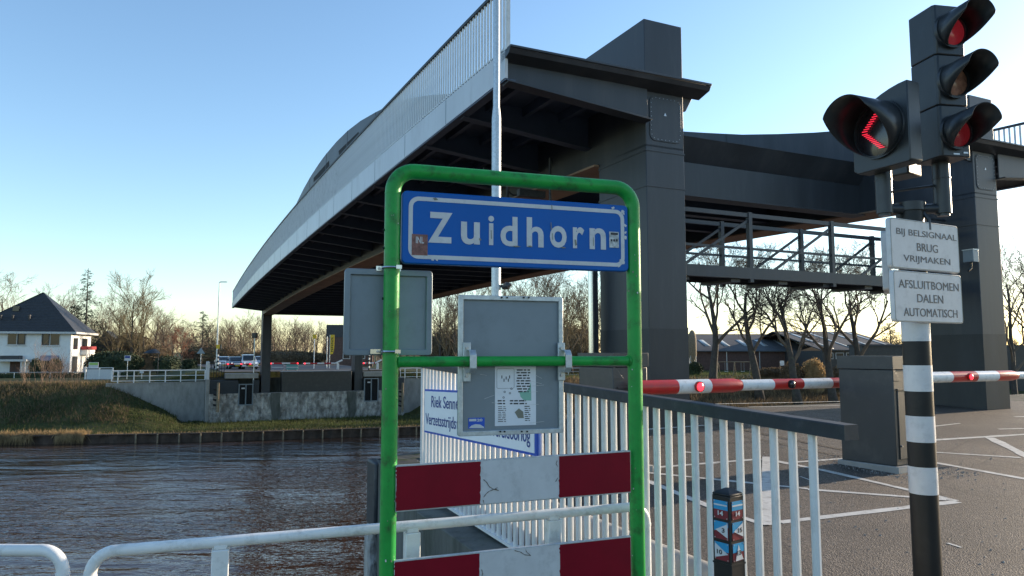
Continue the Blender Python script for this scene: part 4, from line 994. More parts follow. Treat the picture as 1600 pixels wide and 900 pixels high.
# ================================================================== BARRIERS
def cabinet(loc, rz, label):
    th = thing('barrier_cabinet', label, 'barrier cabinet', loc, rz, 'barrier cabinets beside the road')
    W_, D_, H_ = .52, .72, 1.40
    MB().box(0, W_, 0, D_, .06, 1.24).build('body', M['cabinet'], th, bevel=.012)
    g = MB(); g.prism([(-.012, 1.245), (D_ + .012, 1.245), (D_ + .012, H_ + .01), (-.012, H_ + .01)], 'x', -.012, W_ + .012); g.prism([(0, 1.10), (.16, 1.10), (.03, 1.244), (0, 1.244)], 'y', -.006, -.0005); g.build('hood', M['cabinet'], th, bevel=.012)
    dr = MB().box(.07, W_ - .05, -.014, -.001, .14, .98).build('door', M['cabinet'], th, bevel=.006)
    g = MB(); g.box(.06, W_ - .04, -.022, -.001, .985, 1.005); g.build('drip_strip', M['cabinet'], th)
    MB().tube([(.10, -.014, .30), (.10, -.030, .30)], .012, 8).build('lock', M['bolt'], dr)
    MB().box(-.04, W_ + .04, -.04, D_ + .04, -.05, .06).build('plinth', M['concrete'], th, bevel=.01)
    return th
A_ = on_road(1402, 737); s_, t_2 = st(A_)
cabinet((A_.x, A_.y, road_z(s_)), AL + math.radians(9), 'dark grey barrier cabinet on the asphalt beside the banded pole')
A2 = on_road(962, 790); q = at(958, 600, 8.6); s2_, t2_ = st(q)
cabinet((q.x, q.y, road_z(s2_)), AL + math.radians(4), 'dark grey barrier cabinet half hidden behind the bars and the right green post')
def lamp(mb_parent, x, y, z, r, lit):
    g = MB(); g.tube([(x, y, z), (x, y - .035, z)], r * 1.25, 16); h = g.build('lamp', M['rubber'] if not lit else M['redp'], mb_parent)
    g = MB(); 
    k = len(g.v); disc(g, r, 0, 18, .02)
    g.v = [(p[0] + x, p[1] + y - .037, p[2] + z) for p in g.v]; g.build('lens', M['ledred'] if lit else M['lensblk'], h)
def arm(label, s, z, segs, lamps, name='road_barrier', u_of=None, P0=None):
    """segs: (pixel u start, u end, radius start, radius end, colour) measured along the arm line"""
    P = BR(s, 0); f = lambda u: on_wall(u, 598, P, DTv)[0]
    t0 = f(segs[0][0]) if not isinstance(segs[0][0], tuple) else segs[0][0][0]
    th = thing(name, label, 'barrier', BR(s, t0, z), AL, 'lowered barrier arms')
    for a, b, r0, r1, c in segs:
        x0 = (a[0] if isinstance(a, tuple) else f(a)) - t0; x1 = (b[0] if isinstance(b, tuple) else f(b)) - t0
        g = MB(); 
        if r0 != r1: g.tube([(x0, 0, 0), (x1 - .12, 0, 0), (x1, 0, 0)], [r0, r0, r1], 20)
        else: g.tube([(x0, 0, 0), (x1, 0, 0)], r0, 20)
        g.build('stripe', M[c], th)
    for u, lit, r in lamps: lamp(th, f(u) - t0, -r[1], 0, r[0], lit)
    return th
arm('red and white barrier arm lowered across the path in front of the left bridge leg', 7.2, 1.245,
    [(993, 1055, .088, .088, 'redp'), (1055, 1106, .088, .088, 'white'), (1106, 1156, .088, .068, 'redp'), (1156, 1205, .070, .070, 'white'), (1205, 1251, .070, .070, 'redp'), (1251, 1296, .070, .070, 'white'), (1296, 1338, .070, .066, 'redp')],
    [(1084, True, (.052, .09)), (1230, False, (.045, .062)), (1322, True, (.048, .062))])
arm('red and white barrier arm lowered over the roadway right of the banded pole', 6.55, 1.325,
    [(1425, 1483, .075, .075, 'white'), (1483, 1522, .075, .075, 'redp'), (1522, 1555, .075, .075, 'white'), (1555, 1588, .075, .055, 'redp'), (1588, 1640, .055, .055, 'white'), (1640, 1690, .055, .055, 'redp'), (1690, 1740, .055, .055, 'white')],
    [(1507, True, (.040, .068))])

# ================================================================== FAR ABUTMENT
AO = (12.5, 76.2, -6.0)
ab = thing('far_abutment', 'rough stone far abutment with dark band and grille doors across the canal', 'abutment', BR(AO[1], AO[0], AO[2]), AL)
PF = BR(76.0, 0).xy
def ft(u, v): return on_wall(u, v, PF, DTv)
dl0 = ft(373, 600); dl1 = ft(395, 633); dr0 = ft(569, 591); dr1 = ft(591, 627)
def apart(mb, name, m, **k): return mb.build(name, m, ab, AO, **k)
RS = random.Random(21)
g = MB()
segs = [2.75, dl0[0], dl1[0], dr0[0], dr1[0], 22.3]
for i, (a, b) in enumerate(zip(segs, segs[1:])):
    zt_ = -2.40
    if i in (1, 3): zt_ = (dl1 if i == 1 else dr1)[1]
    n_ = max(1, int((b - a) / .35))
    for j in range(n_): 
        x0 = a + (b - a) * j / n_; x1 = a + (b - a) * (j + 1) / n_; z = -6.3
        while z < zt_ - .02:
            z2 = min(zt_, z + RS.uniform(.25, .5)); g.box(x0 + .003, x1 - .003, 76.0 - RS.uniform(0, .12), 76.9, z + .003, z2 - .003); z = z2
apart(g, 'stone_wall', M['stone'])
g = MB(); g.box(2.8, 22.25, 76.15, 79, -6.3, -2.46); g.box(2.8, 22.25, 77.9, 79, -2.46, -.95); apart(g, 'core', M['moss'])
g = MB(); g.box(2.78, dl0[0] - .02, 76.12, 77.9, -2.44, -1.12); g.box(dl1[0] + .02, 7.35, 76.12, 77.9, -2.44, -1.12); apart(g, 'dark_band', M['slate'], bevel=.02)
g = MB(); g.box(17.95, dr0[0] - .02, 76.12, 77.9, -2.44, -1.12); g.box(dr1[0] + .02, 22.28, 76.12, 77.9, -2.44, -1.12); apart(g, 'dark_band', M['slate'], bevel=.02)
apart(MB().box(9.55, 16.6, 76.25, 78, -2.44, -.32), 'bearing_panel', M['cabinet'], bevel=.02)
for (c0, c1) in ((dl0, dl1), (dr0, dr1)):
    a, b = c0[0], c1[0]; z1_, z0_ = c0[1], c1[1]
    g = MB(); ring(g, [(a, z0_), (b, z0_), (b, z1_), (a, z1_)], [(a + .1, z0_ + .1), (b - .1, z0_ + .1), (b - .1, z1_ - .1), (a + .1, z1_ - .1)], 75.95, 76.1); m_ = (a + b) / 2; g.box(m_ - .05, m_ + .05, 75.96, 76.08, z0_ + .1, z1_ - .1)
    d_ = apart(g, 'grille_door', M['alu'])
    MB().box(a + .05, b - .05, 76.14, 76.2, z0_ + .05, z1_ - .05).build('dark_panel', M['blackin'], d_, AO)
    g = MB(); x = a + .2
    while x < b - .15: g.box(x - .012, x + .012, 76.0, 76.04, z0_ + .1, z1_ - .1); x += .12
    g.build('grille', M['slate'], d_, AO)
    MB().box(m_ - .42, m_ - .1, 75.93, 75.97, z1_ - .5, z1_ - .36).build('door_sign', M['sheet'], d_, AO)
apart(MB().box(4.2, 7.3, 76.5, 78.2, -.95, -.45), 'ledge', M['concrete'], bevel=.02); apart(MB().box(17.9, 21.5, 76.5, 78.2, -.95, -.45), 'ledge', M['concrete'], bevel=.02)
apart(MB().box(2.45, 2.78, 76.0, 78.2, -6.3, -1.0), 'corner_pillar', M['concrete'], bevel=.02); apart(MB().box(2.45, 2.72, 76.05, 78.1, -.99, .72), 'corner_screen', M['fascia'], bevel=.01)
for t in (8.45, 16.1):
    g = MB(); pts = [(t, -2.42), (t + .95, -2.42), (t + .9, -3.4), (t + 1.0, -4.4), (t + .7, -5.3), (t + .2, -5.4), (t + .1, -4.2), (t - .05, -3.2)]
    g.prism(pts, 'y', 75.86, 75.885); apart(g, 'moss_stain', M['moss'])
# side walls, rails
def wing(t0, t1, zt0, zt1, label):
    th = thing('wing_wall', label, 'wall', BR(78.1, (t0 + t1) / 2, -6), AL); o = ((t0 + t1) / 2, 78.1, -6)
    g = MB(); g.prism([(t0, -6.3), (t1, -6.3), (t1, zt1), (t0, zt0)], 'y', 77.95, 78.25); g.build('wall', M['concrete'], th, o, bevel=.02)
    g = MB(); g.prism([(t0, zt0), (t1, zt1), (t1, zt1 + .06), (t0, zt0 + .06)], 'y', 77.9, 78.3); g.build('coping', M['concrete'], th, o)
wing(-6.2, 2.43, -1.34, -1.30, 'grey concrete side wall left of the far abutment below the white rail')
wing(22.32, 29.5, -1.30, -1.36, 'stained concrete side wall right of the far abutment')
def far_rail(t0, t1, zb, h, n_, label, name='tube_fence', m='white', s=78.1, loop=True):
    th = thing(name, label, 'fence', BR(s, t0, zb), AL); L = t1 - t0
    g = MB(); g.tube([(0, 0, h), (L, 0, h)], .05, 8); g.tube([(0, 0, h * .55), (L, 0, h * .55)], .03, 8); g.tube([(0, 0, h * .13), (L, 0, h * .13)], .03, 8)
    if loop: g.tube([(0, 0, h), (0, 0, h * .13)], .05, 8); g.tube([(L, 0, h), (L, 0, h * .13)], .05, 8)
    g.build('rails', M[m], th)
    for i in range(n_): x = L * (i + .38) / n_; MB().box(x - .05, x + .05, -.04, .04, -.05, h).build('post', M[m], th)
    return th
far_rail(-5.75, 2.4, -1.24, 1.12, 6, 'white tube fence on the side wall left of the far abutment')
far_rail(22.4, 29.3, -1.24, 1.1, 5, 'white tube fence on the side wall right of the far abutment')
th = thing('bar_fence', 'short dark bar fence beside the pale corner screen of the far abutment', 'fence', BR(77.9, 2.8, -1.0), AL)
g = MB(); g.box(0, 1.4, -.03, .03, 1.62, 1.70); g.build('top_rail', M['slate'], th); MB().box(0, 1.4, -.03, .03, .08, .14).build('bottom_rail', M['slate'], th)
for i in range(6): MB().box(.12 + i * .24, .17 + i * .24, -.02, .02, .14, 1.62).build('bar', M['slate'], th)
# sheet piles
pl = thing('sheet_pile_wall', 'rusty sheet pile wall at the far waterline with pale timber fenders', 'quay wall', BR(sp(10), 10, -6))
ow = BR(sp(10), 10, -6)
g = MB(); t = -45.0; row = []
i = 0
while t < 120: row.append((sp(t) + (0, 0, .22, .22)[i % 4] - .25, t)); t += .42; i += 1
g.loft([[BR(s, t, z) for s, t in row] for z in (-6.6, -5.12)], caps=False, closed=False)
g.build('piles', M['rust'], pl, ow)
g = MB(); g.loft([[BR(s_ , t_3, z) for s_, t_3, z in ((sp(t) - .32, t, -5.14), (sp(t) + .1, t, -5.14), (sp(t) + .1, t, -5.06), (sp(t) - .32, t, -5.06))] for t in [-45 + 5 * k_ for k_ in range(34)]]); g.build('capping', M['rust'], pl, ow)
t = -3.0
while t < 40:
    g = MB(); a = BR(sp(t) - .38, t, -6.3); b = BR(sp(t) - .38, t, -5.08); g.tube([a, b], .07, 6); g.build('fender_post', M['timber'], pl, ow); t += 1.62
# board with the mark Z at the water
q = at(178, 679, 65.2); th = thing('mark_board', 'rust brown board with a yellow Z mark on the far waterline', 'sign', (q.x, q.y, -6.1), math.radians(12))
def fq(u, v): return on_wall(u, v, q.xy, Vector((math.cos(math.radians(12)), math.sin(math.radians(12)))))
a = fq(162, 671); b = fq(193, 689); MB().box(a[0], b[0], 0, .15, b[1] + 6.1, a[1] + 6.1).build('board', M['rust'], th)
a = fq(170, 673.5); b = fq(181.5, 684); mk = MB().box(a[0], b[0], -.03, 0, b[1] + 6.1, a[1] + 6.1).build('mark_plate', M['yellow'], th)
g = MB(); letter(g, 'Z', a[0] + .14, b[0] - .14, b[1] + 6.1 + .13, a[1] + 6.1 - .13, -.032, .01, .03); g.build('letter', M['ink'], mk)
g = MB(); g.poly([BR(s, t, -.335) for s, t in ((78.3, 4.2), (78.3, 21), (130, 24), (130, 2))]); 
M['farroad'] = mat('worn_asphalt', (.075, .07, .065), .85, 0, .2, 1)
structure(g.build('far_road', M['farroad']))

# ================================================================== TREES AND BUSHES
def grow(mb, rng, p, d, L, r, lev, maxlev, sides, spread, upw, rmin, kids):
    n_ = 4 if lev < 2 else 3
    pts = [p.copy()]; rad = [r]; dirs = []
    for i in range(n_):
        j = .22 if lev < 2 else .30
        d = (d + Vector((rng.gauss(0, j), rng.gauss(0, j), rng.gauss(0, j * .7))) * .8 + Vector((0, 0, upw * .12))).normalized()
        p = p + d * (L / n_); pts.append(p.copy()); rad.append(max(rmin, r * (1 - .62 * (i + 1) / n_))); dirs.append(d.copy())
    mb.tube(pts, rad, sides if lev < 2 else 3, caps=False)
    if lev >= maxlev: return
    nk = kids[min(lev, len(kids) - 1)]
    for k in range(nk):
        f = .28 + .72 * (k + rng.random() * .8) / nk; f = min(f, .99); i = min(n_ - 1, int(f * n_)); q = pts[i].lerp(pts[i + 1], f * n_ - i)
        ax = dirs[i].orthogonal().normalized(); ax.rotate(Matrix.Rotation(rng.random() * 6.283, 3, dirs[i]))
        a = math.radians(rng.uniform(spread * .6, spread * 1.25)); nd = (dirs[i] * math.cos(a) + ax * math.sin(a)).normalized()
        grow(mb, rng, q, nd, L * rng.uniform(.5, .78) * (1 - .25 * f), max(rmin, rad[i] * .62), lev + 1, maxlev, sides, spread, upw, rmin, kids)
def make_tree(seed, H, r0, fork=.3, limbs=6, spread=38, upw=.6, maxlev=4, kids=(4, 4, 4, 3), rmin=.011, lean=(0, 0), bark='bark', twig='twig'):
    rng = random.Random(seed); tb = MB(); cb = MB()
    th_pts = [Vector((0, 0, -.3))]; p = Vector((0, 0, 0)); rr = [r0 * 1.25]; n_ = 7; d = Vector((lean[0], lean[1], 1)).normalized()
    hT = H * (.72 if fork < .35 else .62)
    for i in range(n_):
        d = (d + Vector((rng.gauss(0, .07), rng.gauss(0, .07), 0)) + Vector((0, 0, .1))).normalized()
        p = p + d * hT / n_; th_pts.append(p.copy()); rr.append(r0 * (1 - .75 * (i + 1) / n_))
    tb.tube(th_pts, rr, 8)
    for k in range(limbs):
        f = fork + (1 - fork) * (k + rng.random() * .6) / limbs; f = min(f, .99)
        x = f * n_; i = int(x); q = th_pts[i].lerp(th_pts[i + 1], x - i) if i + 1 < len(th_pts) else th_pts[-1]
        az = k * 2.4 + rng.uniform(-.5, .5); a = math.radians(rng.uniform(spread * .7, spread * 1.3) * (1.15 - .5 * f))
        nd = Vector((math.cos(az) * math.sin(a), math.sin(az) * math.sin(a), math.cos(a)))
        grow(cb, rng, q, nd, H * rng.uniform(.30, .44) * (1.15 - .45 * f), max(.03, rr[i] * .55), 0, maxlev - 1, 5, spread, upw, rmin, kids)
    return tb.mesh('trunk', M[bark], sharp=180), cb.mesh('crown', M[twig], sharp=180)
def place_tree(name, label, cat, meshes, x, y, z, rz=0, sc=1.0, group=None, crown='crown'):
    th = thing(name, label, cat, (x, y, z), rz, group); th.scale = (sc, sc, sc)
    for nm, me in zip(('trunk', crown), meshes):
        o = bpy.data.objects.new(nm, me); COL.objects.link(o); o.parent = th
    return th
def land(u, d):
    p = at(u, 550, d); s, t = st(p); return p.x, p.y, far_z(s, t)
def height(vtop, d, zb): return at(800, vtop, d).z - zb
VAR = {}
H0 = 14.0
VAR['broad'] = [make_tree(11 + i, H0, .24, .22, 8, 40, .7, 4, (5, 5, 4, 3), .013) for i in range(6)]
VAR['olive'] = [make_tree(41 + i, H0, .20, .18, 9, 34, .9, 4, (5, 5, 4, 3), .012, twig='twigo') for i in range(5)]
VAR['rust'] = [make_tree(61, H0, .16, .15, 10, 44, .5, 4, (5, 5, 4, 3), .016, twig='twigr')]
RT = random.Random(77)
def wood(lst, group, label):
    for i, (u, vt, d, kind) in enumerate(lst):
        x, y, z = land(u, d); H = height(vt, d, z); ms = VAR[kind][RT.randrange(len(VAR[kind]))]
        place_tree('bare_tree', label, 'tree', ms, x, y, z, RT.uniform(0, 6.28), H / (H0 * 1.02), group)
wood([(165, 470, 125, 'broad'), (184, 458, 116, 'olive'), (228, 452, 118, 'olive'), (242, 470, 128, 'broad'), (258, 482, 140, 'broad'), (150, 480, 150, 'broad'), (172, 500, 112, 'olive'), (215, 505, 108, 'olive')],
     'bare trees between the house and the lamp post', 'leafless brown tree in the clump right of the white house')
wood([(85, 447, 150, 'broad'), (102, 452, 158, 'broad')], 'pale bare trees behind the roof', 'pale leafless tree behind the dark roof of the white house')
wood([(270, 500, 150, 'broad'), (297, 500, 152, 'broad'), (330, 500, 160, 'broad'), (348, 502, 150, 'olive'), (362, 494, 140, 'broad'), (378, 490, 138, 'olive'), (392, 492, 150, 'broad'), (428, 498, 132, 'olive'), (447, 497, 140, 'broad'), (462, 500, 150, 'olive'), (478, 500, 135, 'broad'), (494, 502, 150, 'olive'), (508, 510, 155, 'broad'), (530, 512, 170, 'broad'), (250, 510, 150, 'olive')],
     'bare trees behind the far bridge end', 'leafless brown tree in the wood behind the far end of the bridge')
wood([(688, 432, 105, 'broad'), (712, 440, 102, 'broad'), (735, 432, 130, 'broad'), (760, 425, 120, 'olive'), (800, 428, 115, 'broad'), (824, 420, 120, 'olive'), (848, 414, 112, 'broad'), (872, 418, 112, 'olive'), (893, 416, 100, 'broad'), (909, 425, 106, 'olive'), (940, 430, 110, 'broad'), (925, 445, 130, 'olive'), (700, 460, 150, 'olive'), (780, 455, 150, 'olive'), (832, 450, 150, 'broad'), (960, 440, 120, 'broad'), (880, 470, 90, 'olive'), (905, 480, 92, 'olive'), (700, 490, 96, 'olive')],
     'bare trees right of the far abutment', 'leafless brown tree in the wood seen beside the grey notice panel')
x, y, z = land(206, 108); place_tree('bare_tree', 'tallest wide leafless tree right of the conifer', 'tree', VAR['olive'][1], x, y, z, .4, height(424, 108, z) / H0)
x, y, z = land(3, 128); place_tree('bare_tree', 'brown leafless tree at the left edge behind the house', 'tree', VAR['broad'][2], x, y, z, 2, height(424, 128, z) / H0)
x, y, z = land(283, 108); place_tree('russet_tree', 'russet brown tree between the wood and the lamp post', 'tree', VAR['rust'][0], x, y, z, 2, height(505, 108, z) / H0)
# row before the barns
ROW = [(1112, 588, 88, (.01, 0), 'first'), (1186, 588, 86, (-.12, 0), 'second'), (1246, 588, 84, (-.10, 0), 'third'), (1300, 588, 86, (-.02, 0), 'fourth'), (1342, 588, 88, (-.06, 0), 'fifth')]
for i, (u, v, d, ln, w) in enumerate(ROW):
    x, y, z = land(u, d); ms = make_tree(201 + i * 3, 21, .56, .38, 6, 42, .7, 5, (5, 5, 5, 4, 3), .013, ln)
    place_tree('bare_tree', w + ' from the left of five stout leafless trees before the barns', 'tree', ms, x, y, z, 0)
for (u, d, vt, w) in ((1582, 92, 372, 'leafless tree right of the right bridge leg, its crown cut by the frame'), (1606, 105, 380, 'leafless tree at the right edge above the barrier arm')):
    x, y, z = land(u, d); place_tree('bare_tree', w, 'tree', VAR['broad'][RT.randrange(4)], x, y, z, 1, height(vt, d, z) / H0)
# conifers
def conifer(seed, H, r0, dens, wid, droop=.15, base=.1):
    rng = random.Random(seed); tb = MB(); cb = MB(); tb.tube([(0, 0, -.2), (.1, 0, H * .5), (0, .05, H)], [r0, r0 * .6, .03], 8)
    z = H * base
    while z < H * .985:
        f = (z / H - base) / (1 - base); L = wid * (1 - f) ** .75 * rng.uniform(.55, 1.15) + .25; az = rng.random() * 6.28
        dv = Vector((math.cos(az), math.sin(az), -droop + .25 * f)); p = Vector((0, 0, z)); tip = p + dv * L
        tb.tube([p, tip], [.035, .012], 3, caps=False)
        for k in range(int(L * dens * 9)):
            q = p.lerp(tip, rng.uniform(.25, 1.05)) + Vector((rng.gauss(0, .22), rng.gauss(0, .22), rng.gauss(-.05, .14))) * (.5 + .3 * L)
            for j in range(2):
                a = Vector((rng.gauss(0, 1), rng.gauss(0, 1), rng.gauss(0, .6))).normalized() * rng.uniform(.10, .24); b = a.orthogonal().normalized() * rng.uniform(.04, .10)
                k0 = len(cb.v); cb.v += [tuple(q - a), tuple(q + b), tuple(q + a)]; cb.face([k0, k0 + 1, k0 + 2])
        z += H * .011 * rng.uniform(.6, 1.4)
    return tb.mesh('trunk', M['bark'], sharp=180), cb.mesh('crown', M['needle'], sharp=180)
x, y, z = land(131, 112); place_tree('conifer', 'tall sparse dark conifer rising behind the white house', 'tree', conifer(5, height(419, 112, z), .22, 1.25, 3.6), x, y, z)
x, y, z = land(113, 116); place_tree('conifer', 'broad dark evergreen behind the roof of the white house', 'tree', conifer(6, height(476, 116, z), .2, 2.4, 4.2, .05, .05), x, y, z)
x, y, z = land(315, 118); place_tree('conifer', 'sparse dark conifer left of the lamp post', 'tree', conifer(7, height(486, 118, z), .16, .8, 3.4, .05, .12), x, y, z)
x, y, z = land(1120, 150); place_tree('conifer', 'small dark evergreen above the barn roof behind the first stout tree', 'tree', conifer(8, height(507, 150, z), .2, 1.6, 2.8, .05, .1), x, y, z)
x, y, z = land(1392, 150); place_tree('evergreen', 'round dark evergreen behind the right barn', 'tree', conifer(9, height(504, 150, z), .25, 2.0, 5.0, .0, .05), x, y, z)
# leafy bodies
def leaf_body(mb, rng, c, r, n_, size, box=False, fill=.35):
    for i in range(n_):
        while True:
            p = Vector((rng.uniform(-1, 1), rng.uniform(-1, 1), rng.uniform(-1, 1)))
            if box: 
                if max(abs(p.x), abs(p.y), abs(p.z)) > 1 - fill * rng.random(): break
            elif p.length <= 1 and p.length > 1 - fill * (1 + rng.random()): break
        q = Vector((c[0] + p.x * r[0], c[1] + p.y * r[1], c[2] + p.z * r[2])) + Vector((rng.gauss(0, 1), rng.gauss(0, 1), rng.gauss(0, 1))) * size * .6
        a = Vector((rng.gauss(0, 1), rng.gauss(0, 1), rng.gauss(0, 1))).normalized() * size * rng.uniform(.6, 1.4); b = a.orthogonal().normalized(); b.rotate(Matrix.Rotation(rng.random() * 6.28, 3, a.normalized())); b *= size * rng.uniform(.4, .9)
        k0 = len(mb.v); mb.v += [tuple(q - a), tuple(q + b), tuple(q + a), tuple(q - b)]; mb.face([k0, k0 + 1, k0 + 2, k0 + 3])
def bush(u, d, vtop, wpx, label, m='hedge', n_=2200, size=.10, name='bush', box=False, dep=None, zb=None, cat='bush'):
    x, y, z = land(u, d); z = zb if zb is not None else z; h = height(vtop, d, z); w = wpx * d / F / 2
    th = thing(name, label, cat, (x, y, z)); g = MB(); rng = random.Random(u * 3 + vtop)
    leaf_body(g, rng, (0, 0, h * .5), (w, dep or w * .8, h * .52), n_, size, box); g.build('foliage', M[m], th, sharp=180)
    g = MB(); g.loft([[((w * q) * math.cos(a * .785), (dep or w * .8) * q * math.sin(a * .785), h * zz) for a in range(8)] for q, zz in ((.75, -.1), (.88, .35), (.78, .7), (.35, .9))]); g.build('branches', M[m], th)
    return th

bush(57, 96, 560, 20, 'clipped round dark shrub left of the house window', n_=1600, size=.09)
bush(88, 96, 559.5, 21, 'clipped round dark shrub right of the house window', n_=1600, size=.09)
bush(180, 98, 549, 90, 'long dark evergreen shrubbery behind the white sign board', n_=6500, size=.14, dep=2.2)
bush(297, 96, 563, 18, 'square clipped dark hedge left of the triangular sign', n_=1500, size=.10, box=True)
bush(262, 100, 556, 40, 'low dark green bush behind the white tube fence', n_=2200, size=.12, dep=1.8)
bush(205, 120, 520, 70, 'tall brown thicket behind the dark shrubbery', 'brush', 5200, .17, dep=3)
bush(240, 112, 540, 60, 'olive brown thicket under the bare trees', 'brush', 3600, .14, dep=2.5)
bush(330, 125, 540, 90, 'brown thicket behind the lamp post', 'brush', 5200, .16, dep=3)
bush(440, 120, 548, 150, 'brown thicket behind the far barrier arms', 'brush', 7500, .16, dep=3)
bush(700, 108, 515, 90, 'dark brown thicket left of the grey notice panel', 'brush', 5600, .16, dep=3)
bush(880, 104, 505, 120, 'dark brown thicket right of the grey notice panel', 'brush', 7500, .16, dep=3)
bush(1085, 98, 566, 26, 'dark bush at the foot of the first stout tree', 'hedge', 1500, .12)
bush(1236, 92, 566, 36, 'brown bush at the foot of the third stout tree', 'brush', 2600, .12)
bush(1270, 92, 560, 40, 'tall straw-coloured brush between the third and fourth stout trees', 'reed', 2600, .13)
bush(1210, 98, 575, 60, 'low brown brush before the brown barn', 'brush', 3000, .12, dep=1.5)
bush(1320, 94, 570, 60, 'low dark brush before the grey barn', 'brush', 3000, .12, dep=1.5)
hd = thing('hedge', 'long low clipped hedge along the top of the far bank before the white house', 'hedge', (*at(60, 592, 87).xy, -1.5), math.radians(14))
g = MB(); leaf_body(g, random.Random(4), (0, 0, .25), (11, .5, .42), 7000, .08, True); g.build('foliage', M['hedge'], hd, sharp=180); MB().box(-11, 11, -.4, .4, -.4, .55).build('branches', M['hedge'], hd)
g = MB(); g.tube([(-11, -.6, .74), (9.5, -.6, .74)], .04, 6)
fw = thing('wire_fence', 'thin pale rail fence along the hedge on the far bank', 'fence', (*at(60, 592, 87).xy, -1.5), math.radians(14)); g.build('top_rail', M['galv'], fw)
for k in range(6): MB().box(-10 + 3.8 * k, -9.93 + 3.8 * k, -.63, -.57, -.3, .74).build('post', M['galv'], fw)
# far belts of trees (nobody could count them)
def belt(name, u0, u1, d0, d1, h0, h1, n_, m, seed):
    rng = random.Random(seed); g = MB()
    for i in range(n_):
        u = rng.uniform(u0, u1); d = rng.uniform(d0, d1); x, y, z = land(u, d); h = rng.uniform(h0, h1)
        p = Vector((x, y, z)); g.tube([p, p + Vector((rng.gauss(0, .4), 0, h * .8))], [.14, .04], 3, caps=False)
        for k in range(16):
            f = rng.uniform(.15, .85); q = p + Vector((0, 0, h * f)); a = rng.uniform(0, 6.28); L = h * rng.uniform(.12, .34)
            e_ = q + Vector((math.cos(a) * L * .55, math.sin(a) * L * .55, L * .8)); g.tube([q, e_], [.06, .02], 3, caps=False)
            for j in range(3): a2 = rng.uniform(0, 6.28); g.tube([q.lerp(e_, .5 + .2 * j), e_ + Vector((math.cos(a2), math.sin(a2), .5)) * L * .35], [.03, .015], 3, caps=False)
    o = g.build(name, M[m], sharp=180); o['kind'] = 'stuff'; tag(o, 'far belt of brown leafless wood along the horizon', 'wood'); return o
belt('far_wood', -60, 1000, 165, 240, 4.5, 10.5, 620, 'twig', 3)
belt('far_wood', 1040, 1700, 260, 380, 6, 10, 420, 'twig', 4)

# ================================================================== GRASS AND REEDS ON THE BANKS
def blades(name, label, n_, pick, hmin, hmax, w, m, seed, lean=0.35):
    rng = random.Random(seed); g = MB()
    for i in range(n_):
        r_ = pick(rng)
        if r_ is None: continue
        s, t, k_ = r_
        p = BR(s, t, far_z(s, t) - .05); h = rng.uniform(hmin, hmax) * k_; a = rng.uniform(0, 6.28); ww = w * rng.uniform(.6, 1.4)
        q = Vector((math.cos(a), math.sin(a), 0)) * ww; tip = p + Vector((rng.gauss(0, lean), rng.gauss(0, lean), 1)).normalized() * h
        k0 = len(g.v); g.v += [tuple(p - q), tuple(p + q), tuple(tip)]; g.face([k0, k0 + 1, k0 + 2])
    o = g.build(name, M[m], sharp=180); o['kind'] = 'stuff'; tag(o, label, 'grass'); return o
def pick_bank(t0, t1, o0, o1, dens=None):
    def f(rng):
        t = rng.uniform(t0, t1); o = rng.uniform(o0, o1); s = sp(t) + o
        if 2.4 < t < 22.3 and s > 75.9: return None
        if -6.2 < t < 29.5 and 77.8 < s < 78.4: return None
        if s > 78.3 and 2 < t < 23: return None
        return s, t, 1
    return f
blades('bank_grass', 'short green and straw grass on the far bank slope', 42000, pick_bank(-42, 34, .3, 13), .12, .40, .035, 'blade', 1)
blades('dry_grass', 'straw-coloured dead grass along the far waterline', 9000, pick_bank(-42, -6.5, -.15, 1.0), .3, .75, .035, 'reed', 2, .8)
blades('dry_grass', 'tufts of dead grass along the sheet pile edge', 3500, pick_bank(-6, 34, -.1, .8), .1, .4, .03, 'reed', 6, .6)
blades('dry_grass', 'straw-coloured dead grass scattered over the upper bank', 7000, pick_bank(-42, -7, 7.5, 13), .15, .5, .03, 'reed', 9, .6)
blades('dry_weeds', 'brown dead weeds over the upper left bank', 16000, pick_bank(-42, -4, 3.5, 13), .2, .7, .025, 'brush', 19, .5)
blades('bank_reeds', 'brown dry brush covering the far bank slope before the barns', 42000, pick_bank(28, 100, .5, 14), .35, 1.0, .05, 'brush', 3)
blades('bank_reeds', 'straw reeds mixed in the brush before the barns', 12000, pick_bank(28, 100, .5, 14), .3, .9, .04, 'reed', 13)
blades('verge_grass', 'flat green and straw grass beyond the far bank', 14000, pick_bank(28, 100, 14, 30), .15, .4, .05, 'blade', 14)
# overhanging tufts
rng = random.Random(12); g = MB()
for i in range(5200):
    t = rng.uniform(-42, -6.8); 
    if math.sin(t * 2.1) + math.sin(t * .9 + 1) < -.5: continue
    p = BR(sp(t) - .05 - rng.random() * .2, t, -5.05 + rng.uniform(-.05, .15)); L = rng.uniform(.3, .95); a = rng.gauss(0, .25); tip = p - Vector((DLv.x, DLv.y, 0)) * rng.uniform(.15, .5) + Vector((a, 0, -L)); q = Vector((.018, 0, 0))
    m_ = (p + tip) / 2 - Vector((DLv.x, DLv.y, 0)) * .15 + Vector((0, 0, .15)); k0 = len(g.v); g.v += [tuple(p - q), tuple(p + q), tuple(m_ + q), tuple(tip), tuple(m_ - q)]; g.face([k0, k0 + 1, k0 + 2, k0 + 3, k0 + 4])
o = g.build('hanging_grass', M['reed'], sharp=180); o['kind'] = 'stuff'; tag(o, 'pale dead grass hanging over the far water edge', 'grass')
